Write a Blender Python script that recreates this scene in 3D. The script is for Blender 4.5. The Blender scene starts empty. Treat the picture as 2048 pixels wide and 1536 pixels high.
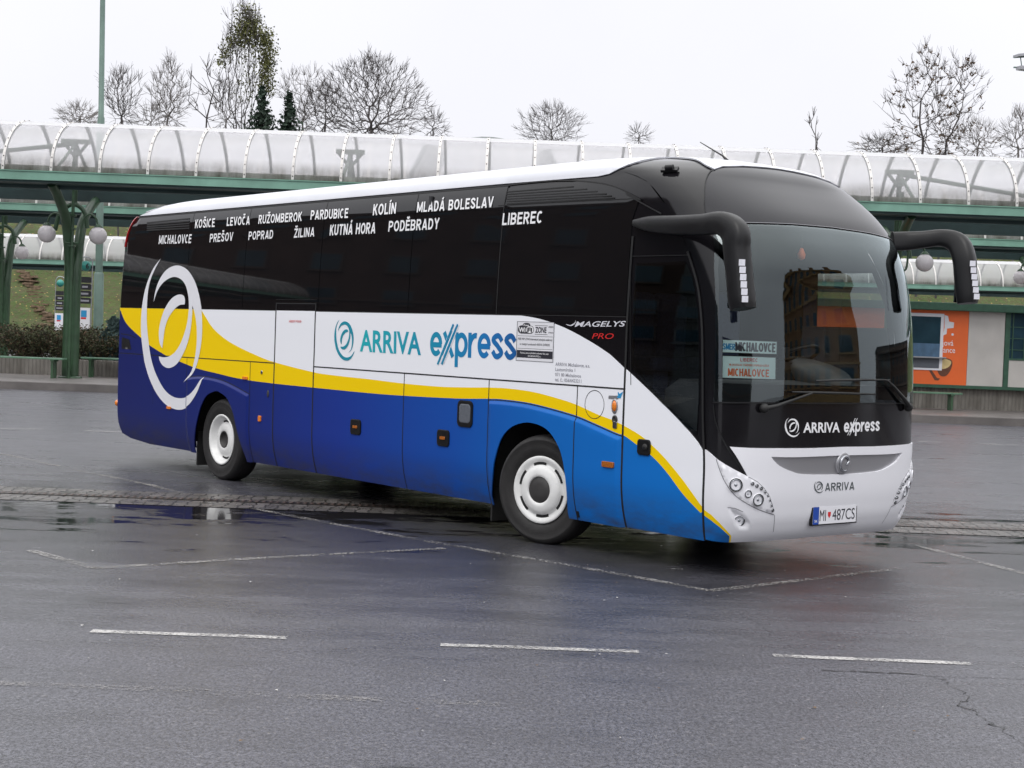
import bpy, bmesh, math, random
import numpy as np
from mathutils import Vector, Matrix
from mathutils.geometry import delaunay_2d_cdt

scene = bpy.context.scene
COL = scene.collection
random.seed(7); np.random.seed(7)
PI = math.pi

# ------------------------------------------------------------------ camera
FPX, PITCH, ROLL, HCAM = 3024.2, .0305, .037, 1.8916
cp, sp = math.cos(PITCH), math.sin(PITCH)
FW = np.array([0, cp, -sp]); _u0 = np.array([0, sp, cp]); _r0 = np.array([1., 0, 0])
RT = math.cos(ROLL)*_r0 + math.sin(ROLL)*_u0
UP = -math.sin(ROLL)*_r0 + math.cos(ROLL)*_u0
CAM = np.array([0, 0, HCAM])
cd = bpy.data.cameras.new('camera'); cam = bpy.data.objects.new('camera', cd); COL.objects.link(cam)
cd.sensor_width = 36; cd.lens = FPX/2048*36; cd.clip_start = .1; cd.clip_end = 2000
m = Matrix.Identity(4)
for i in range(3):
    m[i][0] = RT[i]; m[i][1] = UP[i]; m[i][2] = -FW[i]; m[i][3] = CAM[i]
cam.matrix_world = m
scene.camera = cam

# ------------------------------------------------------------------ world, sun, exposure
SUN_EL, SUN_AZ = math.radians(48), math.radians(200)
w = bpy.data.worlds.new('World'); scene.world = w; w.use_nodes = True
nt = w.node_tree; nt.nodes.clear()
sky = nt.nodes.new('ShaderNodeTexSky'); sky.sky_type = 'NISHITA'; sky.sun_disc = False
sky.sun_elevation = SUN_EL; sky.sun_rotation = SUN_AZ; sky.air_density = 1.0; sky.dust_density = 3.0
hs = nt.nodes.new('ShaderNodeHueSaturation'); hs.inputs['Saturation'].default_value = .12
nt.links.new(sky.outputs[0], hs.inputs['Color'])
mx = nt.nodes.new('ShaderNodeMix'); mx.data_type = 'RGBA'; mx.inputs[0].default_value = .94   # cloud deck over the clear sky
nt.links.new(hs.outputs[0], mx.inputs[6])
# overcast deck: dimmer at the horizon than overhead, with faint cloud tones
tcw = nt.nodes.new('ShaderNodeTexCoord'); sx = nt.nodes.new('ShaderNodeSeparateXYZ'); nt.links.new(tcw.outputs['Generated'], sx.inputs[0])
rw = nt.nodes.new('ShaderNodeValToRGB'); nt.links.new(sx.outputs[2], rw.inputs[0])
for el, (p_, v_) in zip([rw.color_ramp.elements[0], rw.color_ramp.elements[1], rw.color_ramp.elements.new(.28)], ((0., .372), (1., .96), (.25, .405))): el.position = p_; el.color = (v_*.995, v_, v_*1.065, 1)
nw = nt.nodes.new('ShaderNodeTexNoise'); nw.inputs['Scale'].default_value = 2.2; nw.inputs['Detail'].default_value = 6; nt.links.new(tcw.outputs['Generated'], nw.inputs['Vector'])
mw = nt.nodes.new('ShaderNodeMapRange'); mw.inputs[1].default_value = .3; mw.inputs[2].default_value = .7; mw.inputs[3].default_value = .95*20; mw.inputs[4].default_value = 1.04*20; nt.links.new(nw.outputs['Fac'], mw.inputs[0])
vm = nt.nodes.new('ShaderNodeVectorMath'); vm.operation = 'SCALE'; nt.links.new(rw.outputs[0], vm.inputs[0]); nt.links.new(mw.outputs[0], vm.inputs['Scale']); nt.links.new(vm.outputs[0], mx.inputs[7])
bg = nt.nodes.new('ShaderNodeBackground'); bg.inputs[1].default_value = .1
nt.links.new(mx.outputs[2], bg.inputs[0])
wo = nt.nodes.new('ShaderNodeOutputWorld'); nt.links.new(bg.outputs[0], wo.inputs[0])
sl = bpy.data.lights.new('sun', 'SUN'); sl.energy = .6; sl.angle = math.radians(25); sl.color = (1, .98, .95)
so = bpy.data.objects.new('sun', sl); COL.objects.link(so)
sd = Vector((math.sin(SUN_AZ)*math.cos(SUN_EL), math.cos(SUN_AZ)*math.cos(SUN_EL), math.sin(SUN_EL)))
so.rotation_euler = sd.to_track_quat('Z', 'Y').to_euler()
scene.view_settings.view_transform = 'Standard'; scene.view_settings.look = 'None'
scene.view_settings.exposure = 0.35; scene.view_settings.gamma = 1

# ------------------------------------------------------------------ materials
MATS = {}
class NT:
    def __init__(s, name):
        s.m = bpy.data.materials.new(name); s.m.use_nodes = True
        s.t = s.m.node_tree; s.b = s.t.nodes['Principled BSDF']; s.out = s.t.nodes['Material Output']
        MATS[name] = s.m
    def n(s, typ, **kw):
        nd = s.t.nodes.new(typ)
        for k, v in kw.items(): setattr(nd, k, v)
        return nd
    def l(s, a, b): s.t.links.new(a, b)
    def coord(s, kind='Object'):
        return s.n('ShaderNodeTexCoord').outputs[kind]
    def pos(s): return s.n('ShaderNodeNewGeometry').outputs['Position']
    def noise(s, vec, scale, detail=4, rough=.55):
        nd = s.n('ShaderNodeTexNoise'); nd.inputs['Scale'].default_value = scale
        nd.inputs['Detail'].default_value = detail; nd.inputs['Roughness'].default_value = rough
        if vec is not None: s.l(vec, nd.inputs['Vector'])
        return nd.outputs['Fac']
    def ramp(s, fac, stops, interp='LINEAR'):
        nd = s.n('ShaderNodeValToRGB'); e = nd.color_ramp.elements; nd.color_ramp.interpolation = interp
        while len(e) < len(stops): e.new(.5)
        for el, (p, c) in zip(e, stops):
            el.position = p; el.color = (c, c, c, 1) if isinstance(c, (int, float)) else (*c[:3], 1)
        s.l(fac, nd.inputs[0]); return nd.outputs[0]
    def math(s, op, a, b=None, clamp=False):
        nd = s.n('ShaderNodeMath', operation=op); nd.use_clamp = clamp
        for i, v in enumerate((a, b)):
            if v is None: continue
            if isinstance(v, (int, float)): nd.inputs[i].default_value = v
            else: s.l(v, nd.inputs[i])
        return nd.outputs[0]
    def mix(s, f, a, b):
        nd = s.n('ShaderNodeMix', data_type='RGBA')
        for i, v in ((0, f), (6, a), (7, b)):
            if isinstance(v, (int, float)): nd.inputs[i].default_value = v if i == 0 else (v, v, v, 1)
            elif isinstance(v, tuple): nd.inputs[i].default_value = (*v[:3], 1)
            else: s.l(v, nd.inputs[i])
        return nd.outputs[2]
    def bump(s, h, strength, dist=.01):
        nd = s.n('ShaderNodeBump'); nd.inputs['Strength'].default_value = strength; nd.inputs['Distance'].default_value = dist
        s.l(h, nd.inputs['Height']); s.l(nd.outputs[0], s.b.inputs['Normal']); return nd
    def mapping(s, vec, scale=(1, 1, 1), loc=(0, 0, 0)):
        nd = s.n('ShaderNodeMapping'); nd.inputs['Scale'].default_value = scale; nd.inputs['Location'].default_value = loc
        s.l(vec, nd.inputs[0]); return nd.outputs[0]
    def sep(s, vec):
        nd = s.n('ShaderNodeSeparateXYZ'); s.l(vec, nd.inputs[0]); return nd.outputs

def mat(name, col, rough=.5, metal=0., var=.12, scale=6., coat=0., spec=.5, bump=0., bscale=60., emit=0.):
    t = NT(name); b = t.b
    b.inputs['Roughness'].default_value = rough; b.inputs['Metallic'].default_value = metal
    b.inputs['Coat Weight'].default_value = coat; b.inputs['Coat Roughness'].default_value = .05
    b.inputs['Specular IOR Level'].default_value = spec
    c = t.coord()
    if var:
        f = t.noise(c, scale, 5)
        lo = tuple(x*(1-var) for x in col); hi = tuple(min(1, x*(1+var)) for x in col)
        t.l(t.ramp(f, [(.3, lo), (.7, hi)]), b.inputs['Base Color'])
        rr = t.ramp(t.noise(c, scale*2.3, 3), [(.3, max(0, rough-.06)), (.7, min(1, rough+.06))])
        t.l(rr, b.inputs['Roughness'])
    else: b.inputs['Base Color'].default_value = (*col, 1)
    if bump: t.bump(t.noise(c, bscale, 4), bump, .01)
    if emit:
        b.inputs['Emission Color'].default_value = (*col, 1); b.inputs['Emission Strength'].default_value = emit
    return t.m

M = {}
M['white'] = mat('white_paint', (.84, .85, .895), .38, var=0, spec=.25)
M['bumper'] = mat('bumper_white_paint', (.80, .80, .84), .32, var=0, spec=.35)
M['yellow'] = mat('yellow_paint', (.88, .60, .002), .4, var=0, spec=.12)
M['roofwhite'] = mat('roof_white_paint', (.60, .61, .655), .35, var=.06, scale=1.5, spec=.3)
M['black'] = mat('black_gloss_paint', (.007, .0065, .008), .10, var=0, spec=.4)
M['dome'] = mat('black_dome_paint', (.010, .010, .014), .13, var=0, spec=.32)
M['glassblack'] = mat('tinted_side_glass', (.006, .006, .007), .025, var=0, spec=.5)
M['rubber'] = mat('black_rubber', (.012, .012, .012), .6, var=.2)
M['seam'] = mat('panel_gap_black', (.006, .006, .007), .7, var=0)
M['seamgrey'] = mat('gap_and_shading_grey', (.22, .22, .24), .6, var=0)
M['plastic'] = mat('black_plastic', (.007, .007, .008), .36, var=.1, spec=.35, bump=.1, bscale=300)
M['tyre'] = mat('tyre_rubber', (.014, .013, .013), .65, var=.25, scale=9, bump=.3, bscale=90)
M['rim'] = mat('white_wheel_trim', (.74, .74, .73), .32, var=.10, scale=7, coat=.2)
M['hub'] = mat('dark_hub', (.035, .033, .033), .6, var=.2)
M['chrome'] = mat('lamp_reflector_chrome', (.30, .31, .33), .12, 1., var=0)
M['lens'] = mat('clear_lamp_lens', (.34, .36, .39), .06, .7, var=0, coat=1.)
M['silver'] = mat('silver_grille_paint', (.36, .36, .38), .36, .6, var=0)
M['silverdark'] = mat('silver_emblem', (.42, .43, .46), .22, .9, var=0)
M['amber'] = mat('amber_lens', (.75, .20, .01), .2, var=.2, scale=80, coat=.6)
M['amberdark'] = mat('dim_amber_reflector', (.35, .10, .01), .3, var=.3, scale=90)
M['red'] = mat('red_tail_lens', (.55, .01, .012), .15, var=.1, coat=.8)
M['txtwhite'] = mat('white_lettering', (.84, .84, .86), .4, var=0)
M['txtblack'] = mat('black_lettering', (.02, .02, .03), .5, var=0)
M['txtgrey'] = mat('grey_lettering', (.30, .30, .34), .5, var=0)
M['txtred'] = mat('red_lettering', (.6, .02, .02), .4, var=0)
M['txtorange'] = mat('orange_lettering', (.72, .14, .03), .5, var=0)
M['txtblue'] = mat('blue_lettering', (.02, .27, .55), .5, var=0)
M['teal'] = mat('teal_lettering', (.008, .26, .36), .4, var=0)
M['greylogo'] = mat('grey_lettering_front', (.07, .085, .09), .4, var=0)
M['mint'] = mat('pale_mint_board', (.72, .91, .89), .5, var=.02)
M['boardwhite'] = mat('white_board', (.72, .80, .80), .5, var=.03)
M['plateblue'] = mat('plate_blue', (.01, .06, .35), .4, var=0)
M['interior'] = mat('dark_interior', (.03, .03, .034), .7, var=.2)
M['dash'] = mat('grey_dashboard', (.16, .17, .175), .6, var=.15)
M['seatcloth'] = mat('seat_cloth', (.03, .04, .09), .9, var=.3, scale=40)
M['under'] = mat('dirty_underbody', (.005, .005, .005), .9, var=.3)
M['silversq'] = mat('silver_tape', (.72, .72, .78), .3, .1, var=.04)
M['greyscreen'] = mat('grey_vent_mesh', (.10, .11, .13), .6, var=.15, scale=50)
M['stickerw'] = mat('white_sticker', (.74, .74, .78), .5, var=.02)

# blue paint of the coach: the livery itself fades from navy at the tail to azure at the nose
t = NT('blue_fade_paint'); x = t.sep(t.coord())[0]
f = t.math('DIVIDE', t.math('ADD', x, 9.2), 11.7)
c_ = (t.ramp(f, [(0, (.009, .015, .115)), (.32, (.010, .021, .16)), (.50, (.012, .036, .26)), (.68, (.009, .072, .36)), (.80, (.007, .125, .46)), (1, (.006, .165, .56))]))
zz = t.sep(t.coord())[2]; spray = t.math('MULTIPLY', t.math('SUBTRACT', 1, t.math('DIVIDE', t.math('SUBTRACT', zz, .26), .42), True), t.ramp(t.noise(t.mapping(t.coord(), (.8, 1, 2.2)), 3.5, 6, .7), [(.35, 0.), (.7, .75)]))   # road spray along the skirt
t.l(t.mix(spray, c_, (.045, .042, .042)), t.b.inputs['Base Color'])
t.b.inputs['Roughness'].default_value = .36; t.b.inputs['Specular IOR Level'].default_value = .16
M['blue'] = t.m
t = NT('blue_fade_lettering'); x = t.sep(t.coord())[0]
f = t.math('DIVIDE', t.math('ADD', x, 2.9), 5.)
t.l(t.ramp(f, [(0, (.008, .40, .46)), (.25, (.006, .26, .42)), (.42, (.006, .17, .46)), (.58, (.007, .045, .22)), (1, (.012, .03, .14))]), t.b.inputs['Base Color'])
t.b.inputs['Roughness'].default_value = .4
M['fadetxt'] = t.m
# windscreen glass: thin sheet, tinted, Fresnel mirror
def glass(name, tint, ior=1.5):
    t = NT(name); t.t.nodes.remove(t.b)
    fr = t.n('ShaderNodeFresnel'); fr.inputs[0].default_value = ior
    tr = t.n('ShaderNodeBsdfTransparent'); tr.inputs[0].default_value = (*tint, 1)
    gl = t.n('ShaderNodeBsdfGlossy'); gl.inputs['Roughness'].default_value = .0; gl.inputs['Color'].default_value = (.86, .97, 1., 1)
    f2 = t.math('MULTIPLY', fr.outputs[0], 1.9, True)
    ms = t.n('ShaderNodeMixShader'); t.l(f2, ms.inputs[0]); t.l(tr.outputs[0], ms.inputs[1]); t.l(gl.outputs[0], ms.inputs[2])
    t.l(ms.outputs[0], t.out.inputs[0]); M[name] = t.m; return t.m
glass('windscreen_glass', (.90, .94, .93)); glass('door_window_glass', (.62, .64, .64)); glass('clear_window_glass', (.5, .55, .55))

# ------------------------------------------------------------------ object helpers
def tag(o, label=None, cat=None, group=None, kind=None):
    for k, v in (('label', label), ('category', cat), ('group', group), ('kind', kind)):
        if v: o[k] = v
    return o
def empty(name, loc=(0, 0, 0), rz=0, **kw):
    o = bpy.data.objects.new(name, None); COL.objects.link(o); o.location = loc; o.rotation_euler = (0, 0, rz)
    o.empty_display_size = .2
    return tag(o, **kw)
def link_mesh(name, me, parent=None, **kw):
    o = bpy.data.objects.new(name, me); COL.objects.link(o)
    if parent is not None: o.parent = parent
    return tag(o, **kw)
def copy_tree(o, parent=None):
    c = o.copy(); COL.objects.link(c)
    if parent is not None: c.parent = parent
    for ch in list(o.children): copy_tree(ch, c)
    return c

class MB:
    """collects shapes, builds one mesh object"""
    def __init__(s): s.v = []; s.f = []; s.mi = []; s.sm = []
    def add(s, vs, fs, mi=0, smooth=False):
        o = len(s.v); s.v += [tuple(map(float, p)) for p in vs]
        for f in fs: s.f.append(tuple(i+o for i in f)); s.mi.append(mi); s.sm.append(smooth)
        return s
    def box(s, lo, hi, mi=0, bev=0.):
        x0, y0, z0 = lo; x1, y1, z1 = hi
        if bev <= 0:
            vs = [(x0,y0,z0),(x1,y0,z0),(x1,y1,z0),(x0,y1,z0),(x0,y0,z1),(x1,y0,z1),(x1,y1,z1),(x0,y1,z1)]
            return s.add(vs, [(0,3,2,1),(4,5,6,7),(0,1,5,4),(1,2,6,5),(2,3,7,6),(3,0,4,7)], mi)
        bm = bmesh.new(); bmesh.ops.create_cube(bm, size=1)
        for v in bm.verts: v.co = Vector(((x0+x1)/2+v.co.x*(x1-x0), (y0+y1)/2+v.co.y*(y1-y0), (z0+z1)/2+v.co.z*(z1-z0)))
        bmesh.ops.bevel(bm, geom=bm.edges[:], offset=bev, segments=2, affect='EDGES', profile=.5)
        bm.verts.index_update()
        s.add([v.co[:] for v in bm.verts], [[v.index for v in f.verts] for f in bm.faces], mi, False); bm.free(); return s
    def obox(s, c, ax, ay, az, mi=0):
        c, ax, ay, az = map(lambda q: np.array(q, float), (c, ax, ay, az))
        vs = [c+i*ax+j*ay+k*az for k in (-1, 1) for i, j in ((-1,-1),(1,-1),(1,1),(-1,1))]
        return s.add(vs, [(0,3,2,1),(4,5,6,7),(0,1,5,4),(1,2,6,5),(2,3,7,6),(3,0,4,7)], mi)
    def tube(s, pts, rad, n=8, mi=0, caps=True, smooth=True):
        pts = [Vector(p) for p in pts]
        if isinstance(rad, (int, float)): rad = [rad]*len(pts)
        vs = []; fs = []; prev = None
        for i, p in enumerate(pts):
            d = (pts[min(i+1, len(pts)-1)]-pts[max(i-1, 0)]).normalized()
            if prev is None:
                a = d.orthogonal().normalized()
            else:
                a = (prev-d*prev.dot(d))
                a = a.normalized() if a.length > 1e-6 else d.orthogonal().normalized()
            prev = a; b = d.cross(a)
            for k in range(n):
                q = 2*PI*k/n; vs.append(p+(a*math.cos(q)+b*math.sin(q))*rad[i])
        for i in range(len(pts)-1):
            for k in range(n):
                k2 = (k+1) % n; fs.append((i*n+k, i*n+k2, (i+1)*n+k2, (i+1)*n+k))
        s.add(vs, fs, mi, smooth)
        if caps: s.add(vs[:n], [tuple(range(n))[::-1]], mi); s.add(vs[-n:], [tuple(range(n))], mi)
        return s
    def lathe(s, prof, c, axis, n=40, mi=0, smooth=True):
        """prof: [(r, h)] turned about axis through c"""
        ax = Vector(axis).normalized(); a = ax.orthogonal().normalized(); b = ax.cross(a); c = Vector(c)
        vs = [c+ax*h+(a*math.cos(2*PI*k/n)+b*math.sin(2*PI*k/n))*r for r, h in prof for k in range(n)]
        fs = [(i*n+k, i*n+(k+1) % n, (i+1)*n+(k+1) % n, (i+1)*n+k) for i in range(len(prof)-1) for k in range(n)]
        return s.add(vs, fs, mi, smooth)
    def sphere(s, c, r, n=20, m=12, mi=0, sz=1.):
        return s.lathe([(max(1e-4, r*math.sin(PI*i/m)), -r*sz*math.cos(PI*i/m)) for i in range(m+1)], c, (0, 0, 1), n, mi)
    def extrude(s, poly, lo, hi, axis=1, mi=0):
        """poly: 2D ring, extruded along an axis"""
        def P(a, b, h): return {0: (h, a, b), 1: (a, h, b), 2: (a, b, h)}[axis]
        n = len(poly)
        vs = [P(a, b, lo) for a, b in poly]+[P(a, b, hi) for a, b in poly]
        return s.add(vs, [tuple(range(n))[::-1], tuple(range(n, 2*n))]+[(i, (i+1) % n, n+(i+1) % n, n+i) for i in range(n)], mi)
    def build(s, name, mats, parent=None, fix=True, **kw):
        me = bpy.data.meshes.new(name); me.from_pydata(s.v, [], s.f)
        if not isinstance(mats, (list, tuple)): mats = [mats]
        for q in mats: me.materials.append(q)
        me.polygons.foreach_set('material_index', s.mi); me.polygons.foreach_set('use_smooth', s.sm)
        me.update()
        if fix:
            bm = bmesh.new(); bm.from_mesh(me); bmesh.ops.recalc_face_normals(bm, faces=bm.faces[:]); bm.to_mesh(me); bm.free()
        return link_mesh(name, me, parent, **kw)

# ------------------------------------------------------------------ picture helpers: a pixel of the 2048 px photo as a ray
def ray(px, py): return FW+RT*(px-1024)/FPX-UP*(py-768)/FPX
def gnd(px, py, z=0.):
    d = ray(px, py); k = (z-HCAM)/d[2]; q = CAM+d*k; return float(q[0]), float(q[1])
def atY(px, py, Y):
    d = ray(px, py); q = CAM+d*(Y/d[1]); return float(q[0]), float(q[2])
def project(P):
    d = P-CAM; k = d@FW
    return np.stack([1024+FPX*(d@RT)/k, 768-FPX*(d@UP)/k], -1)
#==BUS==

# ================================================================== COACH
TH, BXo, BYo = -.887, .2428, 13.9442
bx_ = np.array([math.cos(TH), math.sin(TH), 0]); by_ = np.array([-math.sin(TH), math.cos(TH), 0]); bz_ = np.array([0, 0, 1.])
B0 = np.array([BXo, BYo, 0])+by_*1.275           # coach centre line, front axle, on the ground
def b2w(P): return B0+P[..., 0:1]*bx_+P[..., 1:2]*by_+P[..., 2:3]*bz_
CB = np.array([(CAM-B0)@bx_, (CAM-B0)@by_, HCAM])  # camera in coach space (used only to read positions off the photo)
TAB = np.array([  # t,   z,   side inset, nose x, corner x, tail x, tail rounding
 (.28, .28, .088, 2.30, 2.10, -9.00, .10), (.33, .33, .070, 2.355, 2.105, -9.03, .11), (.45, .45, .036, 2.425, 2.12, -9.10, .12), (.6, .6, .012, 2.46, 2.13, -9.13, .12),
 (.9, .9, .002, 2.485, 2.135, -9.14, .12), (1.3, 1.3, 0, 2.495, 2.10, -9.145, .12), (1.7, 1.7, 0, 2.49, 2.075, -9.145, .12), (2.1, 2.1, 0, 2.46, 2.04, -9.14, .12),
 (2.4, 2.4, .008, 2.405, 1.965, -9.135, .12), (2.6, 2.6, .016, 2.36, 1.865, -9.13, .12), (2.8, 2.8, .026, 2.28, 1.74, -9.12, .12), (3.0, 3.0, .038, 2.16, 1.57, -9.10, .13),
 (3.15, 3.15, .05, 2.09, 1.43, -9.06, .14), (3.3, 3.3, .080, 1.97, 1.20, -8.98, .16), (3.42, 3.385, .105, 1.84, .95, -8.88, .2), (3.54, 3.45, .125, 1.66, .64, -8.70, .3),
 (3.68, 3.51, .19, 1.42, .33, -8.45, .4), (3.84, 3.555, .29, 1.13, .0, -8.15, .5), (4.02, 3.585, .43, .82, -.32, -7.9, .6), (4.25, 3.608, .63, .47, -.65, -7.7, .6),
 (4.5, 3.622, .86, .12, -.95, -7.6, .5), (4.8, 3.63, 1.10, -.25, -1.2, -7.5, .4)])
TAB[:, 3] += np.array([.045, .045, .045, .045, .045, .045, .045, .05, .07, .09, .10, .09, .0, -.06, -.01, .09, .21, .26, .24, .15, .06, 0])
TAB[14:, 1] -= np.array([.008, .018, .022, .025, .025, .025, .025, .025])
_tt = TAB[:, 0]; _sl = np.gradient(TAB[:, 1:], _tt, axis=0)
def tab(t):
    t = np.clip(np.asarray(t, float), _tt[0], _tt[-1])
    i = np.clip(np.searchsorted(_tt, t, 'right')-1, 0, len(_tt)-2)
    h = (_tt[i+1]-_tt[i])[..., None]; u = ((t-_tt[i])[..., None])/h
    a, b = TAB[i, 1:], TAB[i+1, 1:]; ma, mb = _sl[i]*h, _sl[i+1]*h
    r = a*(2*u**3-3*u**2+1)+ma*(u**3-2*u**2+u)+b*(-2*u**3+3*u**2)+mb*(u**3-u**2)
    return [r[..., k] for k in range(6)]
NE, HW, QL = 2.9, 1.275, 3.4
def side_chart(x, t):                 # right-hand side: (x, t)
    x = np.asarray(x, float); z, ins, xc, xe, xr, dr = tab(t); wd = HW-ins
    D = xc-xe
    e = np.clip((x-xe)/D, 0, .9999); v = (1-e**NE)**(1/NE)
    e2 = np.clip((xr+dr-x)/dr, 0, .9999); v2 = (1-e2**3)**(1/3)
    return np.stack([np.maximum(np.where(x > xe, xe+e*D, x), xr), -wd*v*v2, z], -1)
def left_chart(mx_, t):
    P = side_chart(-np.asarray(mx_, float), t); P[..., 1] *= -1; return P
_th = PI/2*(1-np.cos(np.linspace(0, PI, 40001)))*.5*2; _c = -np.cos(_th)
_FV = np.sign(_c)*np.abs(_c)**(2/NE); _FE = np.abs(np.sin(_th))**(2/NE)
_al = np.concatenate([[0], np.cumsum(np.hypot(np.diff(_FV*HW), np.diff(_FE*.42)))]); _al *= QL/_al[-1]     # even spacing round the nose
def front_chart(q, t):                # q runs 0..QL from the right corner round the nose to the left corner
    q = np.asarray(q, float); z, ins, xc, xe, xr, dr = tab(t); wd = HW-ins
    v = np.interp(q, _al, _FV); e = np.interp(q, _al, _FE)
    return np.stack([xe+(xc-xe)*e, wd*v, z], -1)
def rear_chart(q, t):
    q = np.asarray(q, float)/QL*PI; z, ins, xc, xe, xr, dr = tab(t); wd = HW-ins
    c = np.cos(q); v = np.sign(c)*np.abs(c)**(2/3); e = np.abs(np.sin(q))**(2/3)
    return np.stack([xr+dr-dr*e, wd*v, z], -1)
def smooth01(x): x = np.clip(x, 0, 1); return x*x*(3-2*x)
def inpoly(P, poly):
    P = np.asarray(P); x, y = P[:, 0], P[:, 1]; r = np.zeros(len(P), bool); poly = np.asarray(poly)
    x1, y1 = poly[:, 0], poly[:, 1]; x2, y2 = np.roll(x1, -1), np.roll(y1, -1)
    for a, b, c, d in zip(x1, y1, x2, y2):
        if b == d: continue
        k = ((b > y) != (d > y)) & (x < (c-a)*(y-b)/(d-b)+a); r ^= k
    return r
def pdist(P, poly, closed=True):
    P = np.asarray(P, float); poly = np.asarray(poly, float); d = np.full(len(P), 1e9)
    n = len(poly)
    for i in range(n if closed else n-1):
        a, b = poly[i], poly[(i+1) % n]; ab = b-a; L = ab@ab
        if L < 1e-14: continue
        u = np.clip(((P-a)@ab)/L, 0, 1); d = np.minimum(d, np.linalg.norm(P-a-u[:, None]*ab, axis=1))
    return d
class Bumps:
    def __init__(s): s.l = []
    def add(s, poly, depth, ramp): s.l.append((np.asarray(poly), depth, ramp)); return s
    def __call__(s, a, b):
        a = np.asarray(a, float); sh = a.shape; P = np.stack([a.ravel(), np.asarray(b, float).ravel()], -1); r = np.zeros(len(P))
        for poly, dep, rp in s.l:
            k = inpoly(P, poly)
            if k.any(): r[k] += dep*smooth01(pdist(P[k], poly)/rp)
        return r.reshape(sh)
BSIDE, BFRONT = Bumps(), Bumps()
def chart_n(ch, a, b, bump=None, off=0., h=4e-3):
    def f(a, b):
        P = ch(a, b)
        return P
    def nrm(a, b):
        du = f(a+h, b)-f(a-h, b); dv = f(a, b+h)-f(a, b-h); n = np.cross(du, dv)
        return n/np.maximum(np.linalg.norm(n, axis=-1, keepdims=True), 1e-9)
    an = np.clip(a, .012, QL-.012) if ch in (front_chart, rear_chart) else a
    n = nrm(an, b); P = f(a, b)
    if bump is None or not bump.l: return P+n*off, n
    def g(a, b): return f(a, b)+n*(bump(a, b)[..., None])
    du = g(an+h, b)-g(an-h, b); dv = g(an, b+h)-g(an, b-h); n2 = np.cross(du, dv); n2 /= np.maximum(np.linalg.norm(n2, axis=-1, keepdims=True), 1e-9)
    return P+n*(bump(a, b)+off)[..., None], n2
class Picker:
    def __init__(s, ch, ar, br, n=160):
        s.ch = ch; a, b = np.meshgrid(np.linspace(*ar, n*2), np.linspace(*br, n), indexing='ij'); s.a, s.b = a.ravel(), b.ravel()
        P, N = chart_n(ch, s.a, s.b); px = project(b2w(P)); face = ((CB-P)*N).sum(-1) > 0.0
        s.px = np.where(face[:, None], px, 1e6); s.ar, s.br = ar, br
    def one(s, px, py):
        k = np.argmin((s.px[:, 0]-px)**2+(s.px[:, 1]-py)**2); q = np.array([s.a[k], s.b[k]]); tgt = np.array([px, py], float)
        def f(q): return project(b2w(s.ch(np.array([q[0]]), np.array([q[1]]))))[0]
        best = q.copy(); e0 = np.linalg.norm(f(q)-tgt)
        for _ in range(10):
            h = 1e-4; J = np.stack([(f(q+[h, 0])-f(q-[h, 0]))/(2*h), (f(q+[0, h])-f(q-[0, h]))/(2*h)], 1)
            try: d = np.linalg.solve(J, tgt-f(q))
            except np.linalg.LinAlgError: break
            L = np.linalg.norm(d); q = q+d*min(1, .1/max(L, 1e-9))
            e = np.linalg.norm(f(q)-tgt)
            if e < e0: e0, best = e, q.copy()
            if e < .02: break
        return tuple(best)
    def __call__(s, pts): return [s.one(*p) for p in pts]
PS = Picker(side_chart, (-9.14, 2.2), (.28, 4.2)); PF = Picker(front_chart, (.0, QL), (.28, 4.6))
def Z1(*p): return [(1220+x*.3125, 290+y*.3125) for x, y in p]
def Z2(*p): return [(1220+x*.3125, 700+y*.3125) for x, y in p]
def Z3(*p): return [(200+x*.26367, 380+y*.26367) for x, y in p]
def Z4(*p): return [(200+x*.26367, 650+y*.26367) for x, y in p]
def Z5(*p): return [(600+x*.3125, 600+y*.3125) for x, y in p]
def Z9(*p): return [(980+x*.3125, 620+y*.3125) for x, y in p]
def ZR(*p): return [(600+x*.3418, 220+y*.3418) for x, y in p]
def resample(pts, step, closed):
    out = []; n = len(pts)
    for i in range(n if closed else n-1):
        a = np.array(pts[i], float); b = np.array(pts[(i+1) % n], float); k = max(1, int(math.ceil(np.linalg.norm(b-a)/step)))
        out += [tuple(a+(b-a)*j/k) for j in range(k)]
    if not closed: out.append(tuple(map(float, pts[-1])))
    return out
def spline(pts, n=8, closed=False):
    P = [np.array(p, float) for p in pts]; N = len(P); out = []
    for i in range(N if closed else N-1):
        p0 = P[(i-1) % N] if closed or i > 0 else 2*P[0]-P[1]; p1 = P[i]; p2 = P[(i+1) % N]
        p3 = P[(i+2) % N] if closed or i+2 < N else 2*P[-1]-P[-2]
        for j in range(n):
            u = j/n; out.append(tuple(.5*((2*p1)+(-p0+p2)*u+(2*p0-5*p1+4*p2-p3)*u*u+(-p0+3*p1-3*p2+p3)*u**3)))
    if not closed: out.append(tuple(P[-1]))
    return out
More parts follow.
